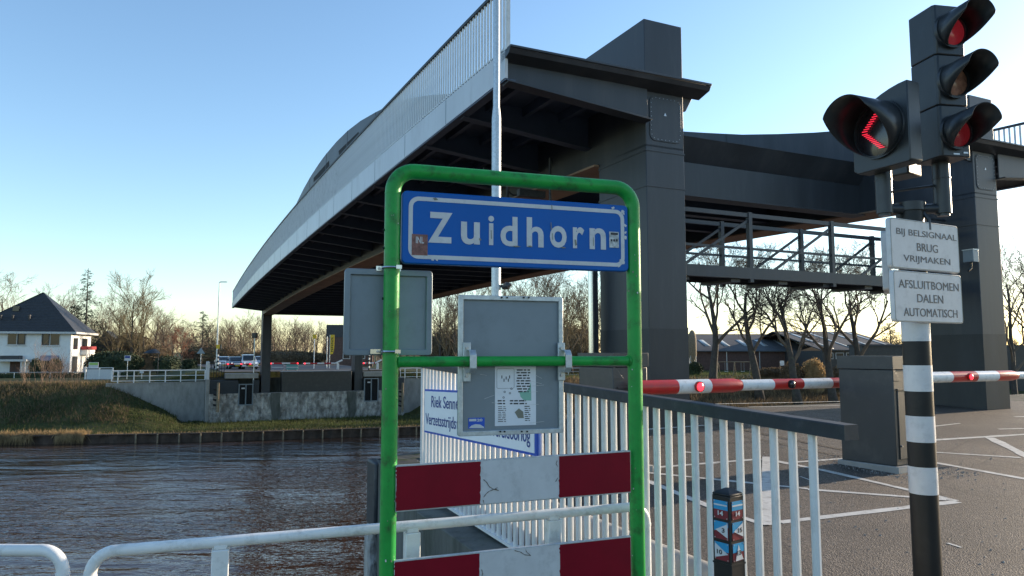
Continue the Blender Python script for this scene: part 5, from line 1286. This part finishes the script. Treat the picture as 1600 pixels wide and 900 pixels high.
# leafless shrubs on the left bank
def shrub_mesh(seed):
    rng = random.Random(seed); cb = MB()
    for k in range(9):
        a = rng.random() * 6.28; nd = Vector((math.cos(a) * .25, math.sin(a) * .25, 1)).normalized(); grow(cb, rng, Vector((rng.gauss(0, .35), rng.gauss(0, .35), -.1)), nd, rng.uniform(2.2, 4.2), .022, 1, 3, 3, 22, .8, .007, (3, 3, 3))
    return cb.mesh('stems', M['twigp'], sharp=180)
M['twigp'] = mat('pinkish_stems', (.25, .17, .12), .85, 0, .3, 1)
sm_ = [shrub_mesh(1), shrub_mesh(2)]
for i, (u, v, sc) in enumerate(((62, 640, .80), (84, 650, .72), (118, 625, .50), (40, 628, .5), (100, 636, .62), (72, 655, .6))):
    q = at(u, v, 68.5); s, t = st(q); th = thing('bare_shrub', 'leafless pinkish shrub on the grassy far bank before the white house', 'shrub', (q.x, q.y, far_z(s, t)), i * 1.3, 'leafless shrubs on the left bank'); th.scale = (sc, sc, sc)
    o = bpy.data.objects.new('stems', sm_[i % 2]); COL.objects.link(o); o.parent = th
for i, (c0, c1) in enumerate((((137, 660), (150, 667)), ((143, 659), (160, 666)))):
    A = at(*c0, 65.5); B = at(*c1, 64.8); th = thing('fallen_branch', ('upper' if i else 'lower') + ' pale bare branch lying on the bank above the Z mark', 'branch', A); MB().tube([(0, 0, 0), B - A], [.05, .03], 6).build('stem', M['timber'], th)

# ================================================================== HOUSE
ha = math.radians(15); HD = Vector((math.cos(ha), math.sin(ha))); HP = at(110, 550, 100).xy; zb = -1.45
hs = thing('white_house', 'white rendered house with dark tiled hip roof across the canal', 'house', (HP.x, HP.y, zb), ha)
def hw_(u, v): a = on_wall(u, v, HP, HD); return a[0], a[1] - zb
WX = -12.6; DY = 9.0; ze = hw_(60, 519)[1]
MB().box(WX, 0, 0, DY, -.3, ze).build('wall', M['wall'], hs)
g = MB(); xo, yo = .75, .6; pk = (hw_(46, 500)[0] - .0, 4.6, at(46, 457, 103.5).z - zb); pk2 = (pk[0], DY - 4.6, pk[2])
A_ = (WX - xo, -yo, ze); B_ = (xo, -yo, ze); C_ = (xo, DY + yo, ze); D_ = (WX - xo, DY + yo, ze)
g.poly([A_, B_, pk]); g.poly([B_, C_, pk2, pk]); g.poly([C_, D_, pk2]); g.poly([D_, A_, pk, pk2]); g.poly([D_, C_, B_, A_])
rf = g.build('roof', M['tiles'], hs, sharp=10)
g = MB(); g.box(WX - xo - .05, xo + .05, -yo - .08, -yo, ze - .22, ze + .06); g.box(xo, xo + .08, -yo, DY + yo, ze - .22, ze + .06); g.build('gutter', M['frame'], hs)
g = MB()  # rows of tiles
for k in range(1, 26):
    f = k / 26; a = Vector(A_).lerp(Vector(pk), f); b = Vector(B_).lerp(Vector(pk), f); g.bar(a + Vector((0, -.02, .03)), b + Vector((0, -.02, .03)), .03, .035)
g.build('tile_courses', M['tiles'], rf)
q0 = Vector(A_).lerp(Vector(B_), .5)
def roofpt(u, v):
    r = ray(u, v); Rz = Matrix.Rotation(-ha, 3, 'Z'); o = Rz @ (Vector((0, 0, CZ)) - Vector((HP.x, HP.y, zb))); dd = Rz @ r
    nrm = (Vector(B_) - Vector(A_)).cross(Vector(pk) - Vector(A_)).normalized(); k = (Vector(A_) - o).dot(nrm) / dd.dot(nrm); return o + dd * k, nrm
p0, nr = roofpt(20, 486); p1, _ = roofpt(32, 481)
g = MB(); g.box(p0.x, p1.x, p0.y - .12, p1.y - .05, p0.z, p1.z + .2); g.build('roof_window', M['glass'], rf)
for u in (1, 20, 46):
    p, _ = roofpt(u, 499); g = MB(); g.tube([p + Vector((0, 0, -.2)), p + Vector((0, -.1, .5))], .14, 8); g.tube([p + Vector((0, -.1, .45)), p + Vector((0, -.1, .62))], .2, 8); g.build('vent', M['tiles'], rf)
def window(u0, v0, u1, v1, split, dark=True):
    a = hw_(u0, v0); b = hw_(u1, v1); x0, z1, x1, z0 = a[0], a[1], b[0], b[1]
    g = MB(); ring(g, [(x0, z0), (x1, z0), (x1, z1), (x0, z1)], [(x0 + .08, z0 + .08), (x1 - .08, z0 + .08), (x1 - .08, z1 - .08), (x0 + .08, z1 - .08)], -.06, .02)
    xs = x0 + (x1 - x0) * split; g.box(xs - .05, xs + .05, -.05, .02, z0 + .08, z1 - .08); w = g.build('window', M['frame'], hs)
    g = MB(); g.box(x0 + .05, x1 - .05, -.012, -.006, z0 + .05, z1 - .05); g.build('pane', M['glass'], w)
    g = MB(); g.box(x0 - .08, x1 + .08, -.12, -.001, z0 - .10, z0 - .01); g.build('sill', M['frame'], w)
    xa, xb = (xs, x1) if split > .5 or u0 < 50 else (x0, xs)
    g = MB(); ring(g, [(xa + .05, z0 + .06), (xb - .05, z0 + .06), (xb - .05, z1 - .06), (xa + .05, z1 - .06)], [(xa + .17, z0 + .18), (xb - .17, z0 + .18), (xb - .17, z1 - .18), (xa + .17, z1 - .18)], -.085, -.03); g.build('sash', M['black'], w)
window(12, 519.5, 40, 539, .52); window(65.5, 520, 93.5, 540, .46); window(64, 557, 92, 581, .5)
a = hw_(63.5, 556); b = hw_(92, 564); MB().prism([(-.02, a[1]), (-.7, b[1]), (-.72, b[1] + .08), (-.02, a[1] + .06)], 'x', a[0], b[0]).build('awning', M['greyblue'], hs)
a = hw_(-2, 561.5); b = hw_(48, 564.5); MB().box(a[0], b[0], -1.6, 0.0, b[1], a[1]).build('porch_roof', M['frame'], hs)
a = hw_(6, 558.5); b = hw_(36, 561.5); MB().box(a[0], b[0], -1.3, -.2, b[1], a[1] + .25).build('porch_lantern', M['tiles'], hs)
for u in (2, 39.5, 45): x = hw_(u, 570)[0]; MB().box(x - .08, x + .08, -1.5, -1.35, 0, hw_(u, 564.5)[1]).build('porch_post', M['frame'], hs)
a = hw_(16, 565); b = hw_(31, 582); d_ = MB().box(a[0], b[0], -.05, 0, 0.05, a[1]).build('door', M['brick'], hs); MB().box((a[0] + b[0]) / 2 - .03, (a[0] + b[0]) / 2 + .03, -.07, -.05, .05, a[1]).build('door_post', M['black'], d_)
# gable side: windows and the side bay with red trim
for y0, y1 in ((1.0, 2.9), (4.9, 7.3)):
    w = MB().box(.0, .04, y0, y1, ze - 2.35, ze - .75).build('window', M['black'], hs); MB().box(.04, .05, y0 + .1, y1 - .1, ze - 2.25, ze - .85).build('pane', M['glass'], w)
MB().box(.02, .85, 4.4, DY - .8, 1.9 + .85, 1.9 + 1.55).build('bay_trim', M['wall'], hs); MB().box(.02, 1.0, 4.2, DY - .6, 1.9 + 1.55, 1.9 + 2.05).build('bay_roof', M['redtrim'], hs, bevel=.08)
for y in (4.6, 6.2, 7.8): MB().box(.62, .80, y, y + .2, -.2, 2.75).build('bay_post', M['wall'], hs)
MB().box(.02, .06, .9, 3.0, .3, 2.5).build('side_door', M['black'], hs)
# second house in the trees
q = land(166, 120); th = thing('brick_house', 'orange brick house half hidden in the bare trees right of the white house', 'house', q, math.radians(20))
MB().box(-2.3, 2.3, 0, 5, -.3, 3.4).build('wall', M['orange'], th); MB().prism([(-2.7, 3.3), (2.7, 3.3), (0, 6.6)], 'y', -.4, 5.4).build('roof', M['tiles'], th)
g = MB(); g.box(-.35, .35, -.05, .0, 3.3, 4.9); g.prism([(-.5, 4.9), (.5, 4.9), (0, 6.1)], 'y', -.1, 0); g.build('dormer', M['orange'], th)
for x in (-1.5, .6): w = MB().box(x, x + .9, -.03, 0, 1.2, 2.6).build('window', M['frame'], th); MB().box(x + .1, x + .8, -.04, -.03, 1.3, 2.5).build('pane', M['glass'], w)
q = land(524, 118); th = thing('dark_house', 'dark gabled house behind the yellow banner', 'house', q, math.radians(10))
MB().box(-1.3, 6, 0, 6, -.3, 4.6).build('wall', M['brick'], th); MB().prism([(0, 4.5), (6, 4.5), (6, 6.6), (0, 6.6)], 'x', -1.5, 6.3).build('roof', M['tiles'], th)
for x in (1.2, 3.6): w = MB().box(x, x + 1.2, -.03, 0, 1.0, 2.4).build('window', M['frame'], th); MB().box(x + .1, x + 1.1, -.04, -.03, 1.1, 2.3).build('pane', M['glass'], w)

# ================================================================== THINGS ALONG THE FAR ROAD
def farp(u, d, z=None):
    p = at(u, 550, d); s, t = st(p); return Vector((p.x, p.y, far_z(s, t) if z is None else z))
def vz(v, d, zb): return at(800, v, d).z - zb
def post_sign(u, d, vtop, vlo, wpx, label, m, name='sign_board', cat='sign', r=.04, vbase=None, shape='rect', pole='galv'):
    b = farp(u, d); th = thing(name, label, cat, b); w = wpx * d / F / 2; z1_, z0_ = vz(vtop, d, b.z), vz(vlo, d, b.z)
    MB().tube([(0, .03, -.2), (0, .03, z1_)], r, 8).build('post', M[pole], th)
    g = MB()
    if shape == 'tri': g.prism([(-w, z0_), (w, z0_), (0, z1_)], 'y', -.04, -.01)
    else: g.box(-w, w, -.05, -.01, z0_, z1_)
    return th, g.build('plate', M[m], th), (w, z0_, z1_)
th, p_, (w, z0_, z1_) = post_sign(147.5, 88, 566, 581.5, 15, 'white and green information board above the hedge end', 'sheet', 'info_board')
MB().box(-w + .08, w - .05, -.062, -.05, z1_ - .35, z1_ - .05).build('print', M['lime'], p_); MB().box(-w, w, -.062, -.05, z0_ + .36, z0_ + .44).build('divider', M['ink'], p_)
th, p_, (w, z0_, z1_) = post_sign(200, 82, 555.5, 563.5, 9.5, 'small white sign on a thin pole behind the white tube fence', 'sheet')
MB().box(-w + .06, w - .06, -.062, -.05, z1_ - .30, z1_ - .06).build('print', M['nav'], p_)
post_sign(314, 86, 543.5, 552.5, 13, 'grey triangular sign back left of the lamp post', 'alu', 'triangle_sign', shape='tri')
post_sign(223, 84, 578, 583, 6, 'tiny white sign near the fence below the trees', 'sheet')
q = farp(157, 82, -1.55); th = thing('field_gate', 'pale two-panel gate at the left end of the white tube fence', 'gate', q, math.radians(8))
for x in (-1.35, .05): 
    g = MB(); g.box(x, x + 1.3, -.03, .03, .1, 1.25); g.build('leaf', M['sheet'], th)
g = MB(); g.tube([(-1.5, 0, 1.42), (1.45, 0, 1.42)], .04, 8); g.build('top_rail', M['white'], th)
for x in (-1.5, 0, 1.42): MB().box(x - .05, x + .05, -.05, .05, -.1, 1.42).build('post', M['white'], th)
q = farp(243, 96); th = thing('parasol', 'dark drooping parasol on a pole behind the white tube fence', 'parasol', q)
MB().tube([(.4, 0, -.1), (.4, 0, vz(546, 96, q.z))], .05, 8).build('pole', M['slate'], th)
zc_ = vz(546, 96, q.z); g = MB(); g.loft([[(r * math.cos(a * .785) + cx, r * .8 * math.sin(a * .785), z) for a in range(8)] for r, z, cx in ((1.15, zc_ - .5, -.5), (.8, zc_ - .2, -.4), (.1, zc_ + .08, -.1))]); g.build('canopy', M['slate'], th)
# lamp post, signal, camera pole
q = farp(339, 86); th = thing('street_lamp', 'tall slim street lamp with a short arm behind the far bridge end', 'lamp', q)
zt_ = vz(441, 86, q.z); MB().tube([(0, 0, -.2), (0, 0, zt_ * .5), (0, 0, zt_)], [.10, .08, .055], 10).build('pole', M['galv'], th)
g = MB(); g.tube([(0, 0, zt_), (.25, 0, zt_ + .03)], .05, 8); g.box(.15, .92, -.11, .11, zt_ - .01, zt_ + .08); g.build('lamp_head', M['alu'], th)
q = farp(341, 79, -.35); th = thing('striped_signal', 'small black and white banded signal post with a yellow box at the far road end', 'traffic light', q)
zt_ = vz(546, 79, q.z); MB().tube([(0, 0, 0), (0, 0, zt_)], .09, 10).build('post', M['rubber'], th)
for k in range(4): MB().tube([(0, 0, .25 + k * .42), (0, 0, .46 + k * .42)], .094, 10).build('white_band', M['white'], th)
MB().box(-.16, .2, -.2, .1, vz(545, 79, q.z), vz(538.5, 79, q.z)).build('beacon', M['yellow'], th, bevel=.02); MB().box(.2, .32, -.12, .1, vz(545, 79, q.z), vz(538.5, 79, q.z)).build('case', M['black'], th)
q = BR(76.6, 0).xy; a = on_wall(397, 560, q, DTv); b = q + DTv * a[0]; th = thing('camera_pole', 'grey pole with a dark camera head beside the far left bridge leg', 'pole', (b.x, b.y, -2.4)); 
z1_ = on_wall(397, 521, q, DTv)[1] + 2.4; MB().tube([(0, 0, 0), (0, 0, z1_)], .06, 10).build('pole', M['galv'], th); MB().box(-.2, .25, -.3, .15, z1_ - .45, z1_ + .05).build('camera', M['black'], th, bevel=.05); MB().tube([(.1, 0, z1_ - .1), (.4, 0, z1_ + .05)], .04, 8).build('bracket', M['black'], th)
a = on_wall(564, 570, q, DTv); b = q + DTv * a[0]; th = thing('marker_pole', 'red and white pole on the far abutment right of the right leg', 'pole', (b.x, b.y, -2.3)); MB().tube([(0, 0, 1.0), (0, 0, 3.9)], .09, 10).build('upper', M['white'], th); MB().tube([(0, 0, -.1), (0, 0, 1.0)], .10, 10).build('lower', M['maroon'], th)
for (u, vt, d, lab) in ((491, 521, 88, 'thin white pole with a yellow top left of the yellow banner'), (511, 526, 90, 'thin grey flag pole beside the yellow banner')):
    q = farp(u, d, -.5); th = thing('thin_pole', lab, 'pole', q); zt_ = vz(vt, d, q.z); MB().tube([(0, 0, -.3), (0, 0, zt_)], .055, 8).build('shaft', M['white' if u < 500 else 'galv'], th)
    if u < 500: MB().box(-.22, .22, -.06, .06, zt_ - .65, zt_ - .1).build('plate', M['yellow'], th, bevel=.05)
q = farp(519, 90, -.5); th = thing('banner', 'yellow vertical banner with dark lettering in front of the dark house', 'banner', q)
MB().tube([(-.30, 0, -.2), (-.30, 0, vz(523, 90, q.z))], .04, 8).build('pole', M['galv'], th); w1 = vz(523, 90, q.z); w0 = vz(554, 90, q.z)
fl = MB().prism([(-.26, w0), (.10, w0 + .1), (.24, w0 + .8), (.24, w1), (-.26, w1)], 'y', -.015, .015).build('cloth', M['yellow'], th)
g = MB(); rng = random.Random(2)
for k in range(8): zz = w0 + .35 + k * (w1 - w0 - .6) / 8; g.box(-.14, .12, -.022, -.016, zz, zz + .09); g.box(-.14 + .17 * (k % 2), -.07 + .17 * (k % 2), -.022, -.016, zz, zz + .17)
g.build('lettering', M['ink'], fl)
# far barrier arms
def farm(u0, u1, d0, v, label, lamps, post=None):
    P = at(u0, 550, d0).xy; D = DTv; z = on_wall(u0, v, P, D)[1]; L = on_wall(u1, v, P, D)[0]; th = thing('road_barrier', label, 'barrier', (P.x, P.y, z), AL, 'lowered barrier arms'); n_ = max(4, int(L / .75))
    for i in range(n_): MB().tube([(L * i / n_, 0, 0), (L * (i + 1) / n_, 0, 0)], .075, 8).build('stripe', M['redp' if i % 2 else 'white'], th)
    for u in lamps: x = on_wall(u, v, P, D)[0]; MB().tube([(x, -.07, 0), (x, -.13, 0)], .085, 10).build('lamp', M['ledred'], th)
    if post: MB().box(L - .12, L + .12, -.1, .1, z * 0 - .9, 0).build('pivot_post', M['white'], th); MB().bar((L - .3, 0, 0), (L + .5, 0, .38), .16, .16).build('counterweight', M['white'], th)
farm(340, 404, 79, 569, 'far barrier arm in front of the waiting cars left of the left leg', (356, 377, 391)); farm(415, 466, 80, 568, 'far barrier arm with two lit lamps right of the left leg', (423, 465))
farm(474, 528, 82, 568, 'far barrier arm below the yellow banner', (476,), True); farm(566, 590, 84, 567.5, 'far barrier arm glimpsed behind the left green post', (568,), True)
for u0, u1, m, lab in ((425, 444, 'greyblue', 'grey panel below the far barrier arm beside the teal one'), (448, 466, 'teal', 'teal and white panel below the far barrier arm')):
    q = farp(u0, 79.5, -.4); w = (u1 - u0) * 79.5 / F; th = thing('road_panel', lab, 'sign', q); zz0, zz1 = vz(577.5, 79.5, q.z), vz(569.5, 79.5, q.z); MB().box(0, w, 0, .05, zz0, zz1).build('plate', M[m], th); MB().box(.02, w - .02, -.01, 0, zz0 + .2, zz0 + .30).build('stripe', M['sheet'], th)
    for x in (.1, w - .15): MB().box(x, x + .06, .05, .1, -.2, zz1).build('post', M['galv'], th)
q = farp(577, 80, -.4); th = thing('striped_signal', 'black and white banded post glimpsed left of the green post across the canal', 'traffic light', q); MB().tube([(0, 0, 0), (0, 0, 2.2)], .09, 10).build('post', M['rubber'], th)
for k in range(4): MB().tube([(0, 0, .3 + k * .45), (0, 0, .53 + k * .45)], .094, 10).build('white_band', M['white'], th)
# navigation marks on the abutment corners
for u, lab in ((338, 'wooden fender post with black rungs on the left of the far abutment'), (625, 'wooden fender post with black rungs on the right of the far abutment')):
    a0 = ft(u, 598); a1 = ft(u, 643); b = PF + DTv * a0[0] - Vector((DLv.x, DLv.y)) * .5
    th = thing('fender_post', lab, 'post', (b.x, b.y, a1[1])); MB().box(.05, .25, 0, .2, 0, a0[1] - a1[1]).build('post', M['timber'], th)
    for k in range(4): MB().prism([(.04, .5 + k * .5), (-.28, .6 + k * .5), (-.28, .75 + k * .5), (.04, .7 + k * .5)], 'y', 0, .15).build('rung', M['blackin'], th)
# waiting cars
def car(loc, rz, paint, label, tall=0.0):
    th = thing('car', label, 'car', loc, rz, 'cars waiting at the far barrier')
    prof = [(0.0, .32), (.02, .62), (.12, .78), (1.05, .95), (1.75, 1.38 + tall), (2.3, 1.46 + tall), (3.3, 1.42 + tall), (3.95, .98), (4.2, .9), (4.25, .4), (4.1, .28), (.15, .24)]
    g = MB(); 
    def sec(x): return [(x * (1 - .13 * max(0, (z - .9)) / .5), y, z) for y, z in prof]
    g.loft([[(-.86 * (1 - .16 * max(0, z - .9) / .5), y, z) for y, z in prof], [(.86 * (1 - .16 * max(0, z - .9) / .5), y, z) for y, z in prof]]); b = g.build('body', M[paint], th, bevel=.05)
    MB().prism([(-.70, 1.0), (.70, 1.0), (.60, 1.36 + tall), (-.60, 1.36 + tall)], 'y', 0, .02); 
    g = MB(); g.poly([(-.70, 1.08, 1.0), (.70, 1.08, 1.0), (.62, 1.70, 1.36 + tall), (-.62, 1.70, 1.36 + tall)]); g.v = [(x, y - .035, z + .025) for x, y, z in g.v]; g.build('windscreen', M['glass'], th)
    for sx in (-1, 1):
        MB().tube([(sx * .62, .10, .66), (sx * .62, -.02, .66)], .10, 12).build('headlight', M['headl'], th)
        g = MB(); g.poly([(sx * .80, 1.5, 1.02), (sx * .80, 3.6, 1.02), (sx * .735, 3.1, 1.34 + tall), (sx * .735, 1.85, 1.34 + tall)]); g.v = [(x + sx * .03, y, z) for x, y, z in g.v]; g.build('side_window', M['glass'], th)
        for y in (.8, 3.4): w = MB().tube([(sx * .68, y, .32), (sx * .88, y, .32)], .32, 16).build('wheel', M['tyre'], th); MB().tube([(sx * .87, y, .32), (sx * .89, y, .32)], .19, 12).build('rim', M['galv'], w)
    MB().box(-.45, .45, -.02, .05, .42, .58).build('grille', M['blackin'], th); MB().box(-.26, .26, -.035, -.02, .36, .47).build('number_plate', M['yellow'], th)
    return th
for u, d, paint, lab, tall in ((392, 84, 'carw', 'tall white car waiting just left of the far left bridge leg', .25), (372, 84, 'card', 'dark car with lit headlights between the two white cars', 0), (352, 88, 'carw', 'low white car waiting nearest the lamp post', 0), (408, 92, 'carr', 'silver car half hidden behind the far left bridge leg', 0)):
    q = farp(u, d, -.335); car(q, AL + .05, paint, lab, tall)

# ================================================================== BARNS, SILO AND PLAYGROUND ON THE RIGHT
q = land(1083, 122); BA = math.radians(3); BD = Vector((math.cos(BA), math.sin(BA))); BP = Vector((q[0], q[1]))
th = thing('barn', 'long low brown barn with grey roof and pale roof lights', 'barn', q, BA)
L = on_wall(1288, 550, BP, BD)[0]; ze = on_wall(1150, 549.5, BP, BD)[1] - q[2]; zr = at(1180, 523, 133).z - q[2]
MB().box(0, L, 0, 22, -.3, ze).build('wall', M['brick'], th)
g = MB(); g.prism([(-.5, ze), (11, zr), (22.5, ze), (22.5, ze + .15), (11, zr + .15), (-.5, ze + .15)], 'x', -.4, L + .4); rf = g.build('roof', M['metalroof'], th)
for k in range(6):
    x = L * (.13 + .15 * k); f0, f1 = .25, .62
    g = MB(); g.loft([[(x, -.5 + 11.5 * f, ze + .15 + (zr - ze) * f + .02), (x + .9, -.5 + 11.5 * f, ze + .15 + (zr - ze) * f + .02)] for f in (f0, f1)], caps=False, closed=False); g.build('roof_light', M['skylight'], rf, solid=.02)
for x in (L * .25, L * .5, L * .74): MB().box(x, x + .12, -.06, 0, 0, ze).build('downpipe', M['galv'], th)
q = land(1285, 112); BA2 = math.radians(9); BP2 = Vector((q[0], q[1])); BD2 = Vector((math.cos(BA2), math.sin(BA2)))
th = thing('barn', 'wide grey-roofed barn with long pale roof lights right of the brown barn', 'barn', q, BA2)
L = on_wall(1415, 550, BP2, BD2)[0]; ze = on_wall(1300, 548, BP2, BD2)[1] - q[2]; zr = at(1300, 519, 126).z - q[2]
MB().box(0, L, 0, 28, -.3, ze).build('wall', M['cabinet'], th)
g = MB(); g.prism([(-.5, ze), (14, zr), (28.5, ze), (28.5, ze + .15), (14, zr + .15), (-.5, ze + .15)], 'x', -.5, L + .5); rf = g.build('roof', M['metalroof'], th)
for x in (1.5, 5.2, 9.5, 13):
    if x > L - 1: continue
    g = MB(); g.loft([[(x, -.5 + 14.5 * f, ze + .15 + (zr - ze) * f + .02), (x + .55, -.5 + 14.5 * f, ze + .15 + (zr - ze) * f + .02)] for f in (.04, .96)], caps=False, closed=False); g.build('roof_light', M['skylight'], rf, solid=.02)
for x in (.4, 2.2, 4.0): w = MB().box(x, x + 1.4, -.05, 0, ze - 1.3, ze - .3).build('window', M['frame'], th); MB().box(x + .1, x + 1.3, -.06, -.05, ze - 1.2, ze - .4).build('pane', M['glass'], w)
q = land(1395, 100); th = thing('shed', 'dark flat shed behind the barrier cabinet', 'shed', q); MB().box(-4.2, 2.5, 0, 4, -.2, vz(541, 100, q[2])).build('wall', M['cabinet'], th); MB().box(-4.4, 2.7, -.2, 4.2, vz(541, 100, q[2]), vz(538, 100, q[2])).build('roof', M['metalroof'], th)
q = land(1082, 108); th = thing('silo', 'beige round-topped silo at the left end of the brown barn', 'silo', q); r = .62; h = vz(530, 108, q[2])
MB().loft([[(r * k_ * math.cos(a * .39), r * k_ * math.sin(a * .39), z) for a in range(16)] for k_, z in ((.25, 1.4), (1, 2.6), (1, h), (.85, h + .7), (.5, h + 1.2), (.06, h + 1.4))]).build('tank', M['timber'], th)
for a in range(4): x, y = .55 * math.cos(a * 1.57 + .8), .55 * math.sin(a * 1.57 + .8); MB().tube([(x, y, -.2), (x, y, 2.7)], .05, 6).build('leg', M['galv'], th)
q = land(1593, 104); th = thing('shed', 'small dark shed at the right edge above the barrier arm', 'shed', q); MB().box(-.9, 3, 0, 3, -.2, vz(540, 104, q[2])).build('wall', M['cabinet'], th); MB().box(-1, 3.1, -.1, 3.1, vz(540, 104, q[2]), vz(539, 104, q[2])).build('roof', M['tiles'], th)
q = land(1147, 98); th = thing('swing_set', 'wooden swing frame on the grass between the first two stout trees', 'swing', q); h = vz(565.5, 98, q[2])
MB().tube([(-2.2, 0, h), (2.2, 0, h)], .06, 8).build('top_beam', M['timber'], th)
for x in (-2.2, 0, 2.2):
    for dx in (-.6, .6): MB().tube([(x, 0, h), (x + dx * .7, dx * 1.2, -.1)], .06, 8).build('leg', M['timber'], th)
for x in (-1.1, 1.1):
    g = MB(); g.tube([(x - .2, 0, h), (x - .2, 0, .5)], .015, 4); g.tube([(x + .2, 0, h), (x + .2, 0, .5)], .015, 4); g.box(x - .25, x + .25, -.1, .1, .45, .5); g.build('swing_seat', M['galv'], th)
q = land(1220, 96); th = thing('slide', 'pale playground slide before the brown barn', 'slide', q); h = vz(570, 96, q[2])
g = MB(); g.prism([(0, h), (.4, h - .05), (2.4, .3), (2.6, .3), (2.6, .2), (2.3, .2), (.35, h - .18), (0, h - .12)], 'y', -.25, .25); g.build('chute', M['alu'], th)
for x in (-.1, .25): MB().tube([(x, .2, -.1), (x, .2, h + .5)], .04, 6).build('post', M['timber'], th)
MB().prism(rrect(-.25, .3, h - .1, h + .55, .1), 'y', -.3, -.26).build('side_panel', M['plate'], th)
far_rail(36, 60, -1.45, 1.0, 10, 'grey rail fence along the grass before the swing frame', 'rail_fence', 'galv', 83, False)
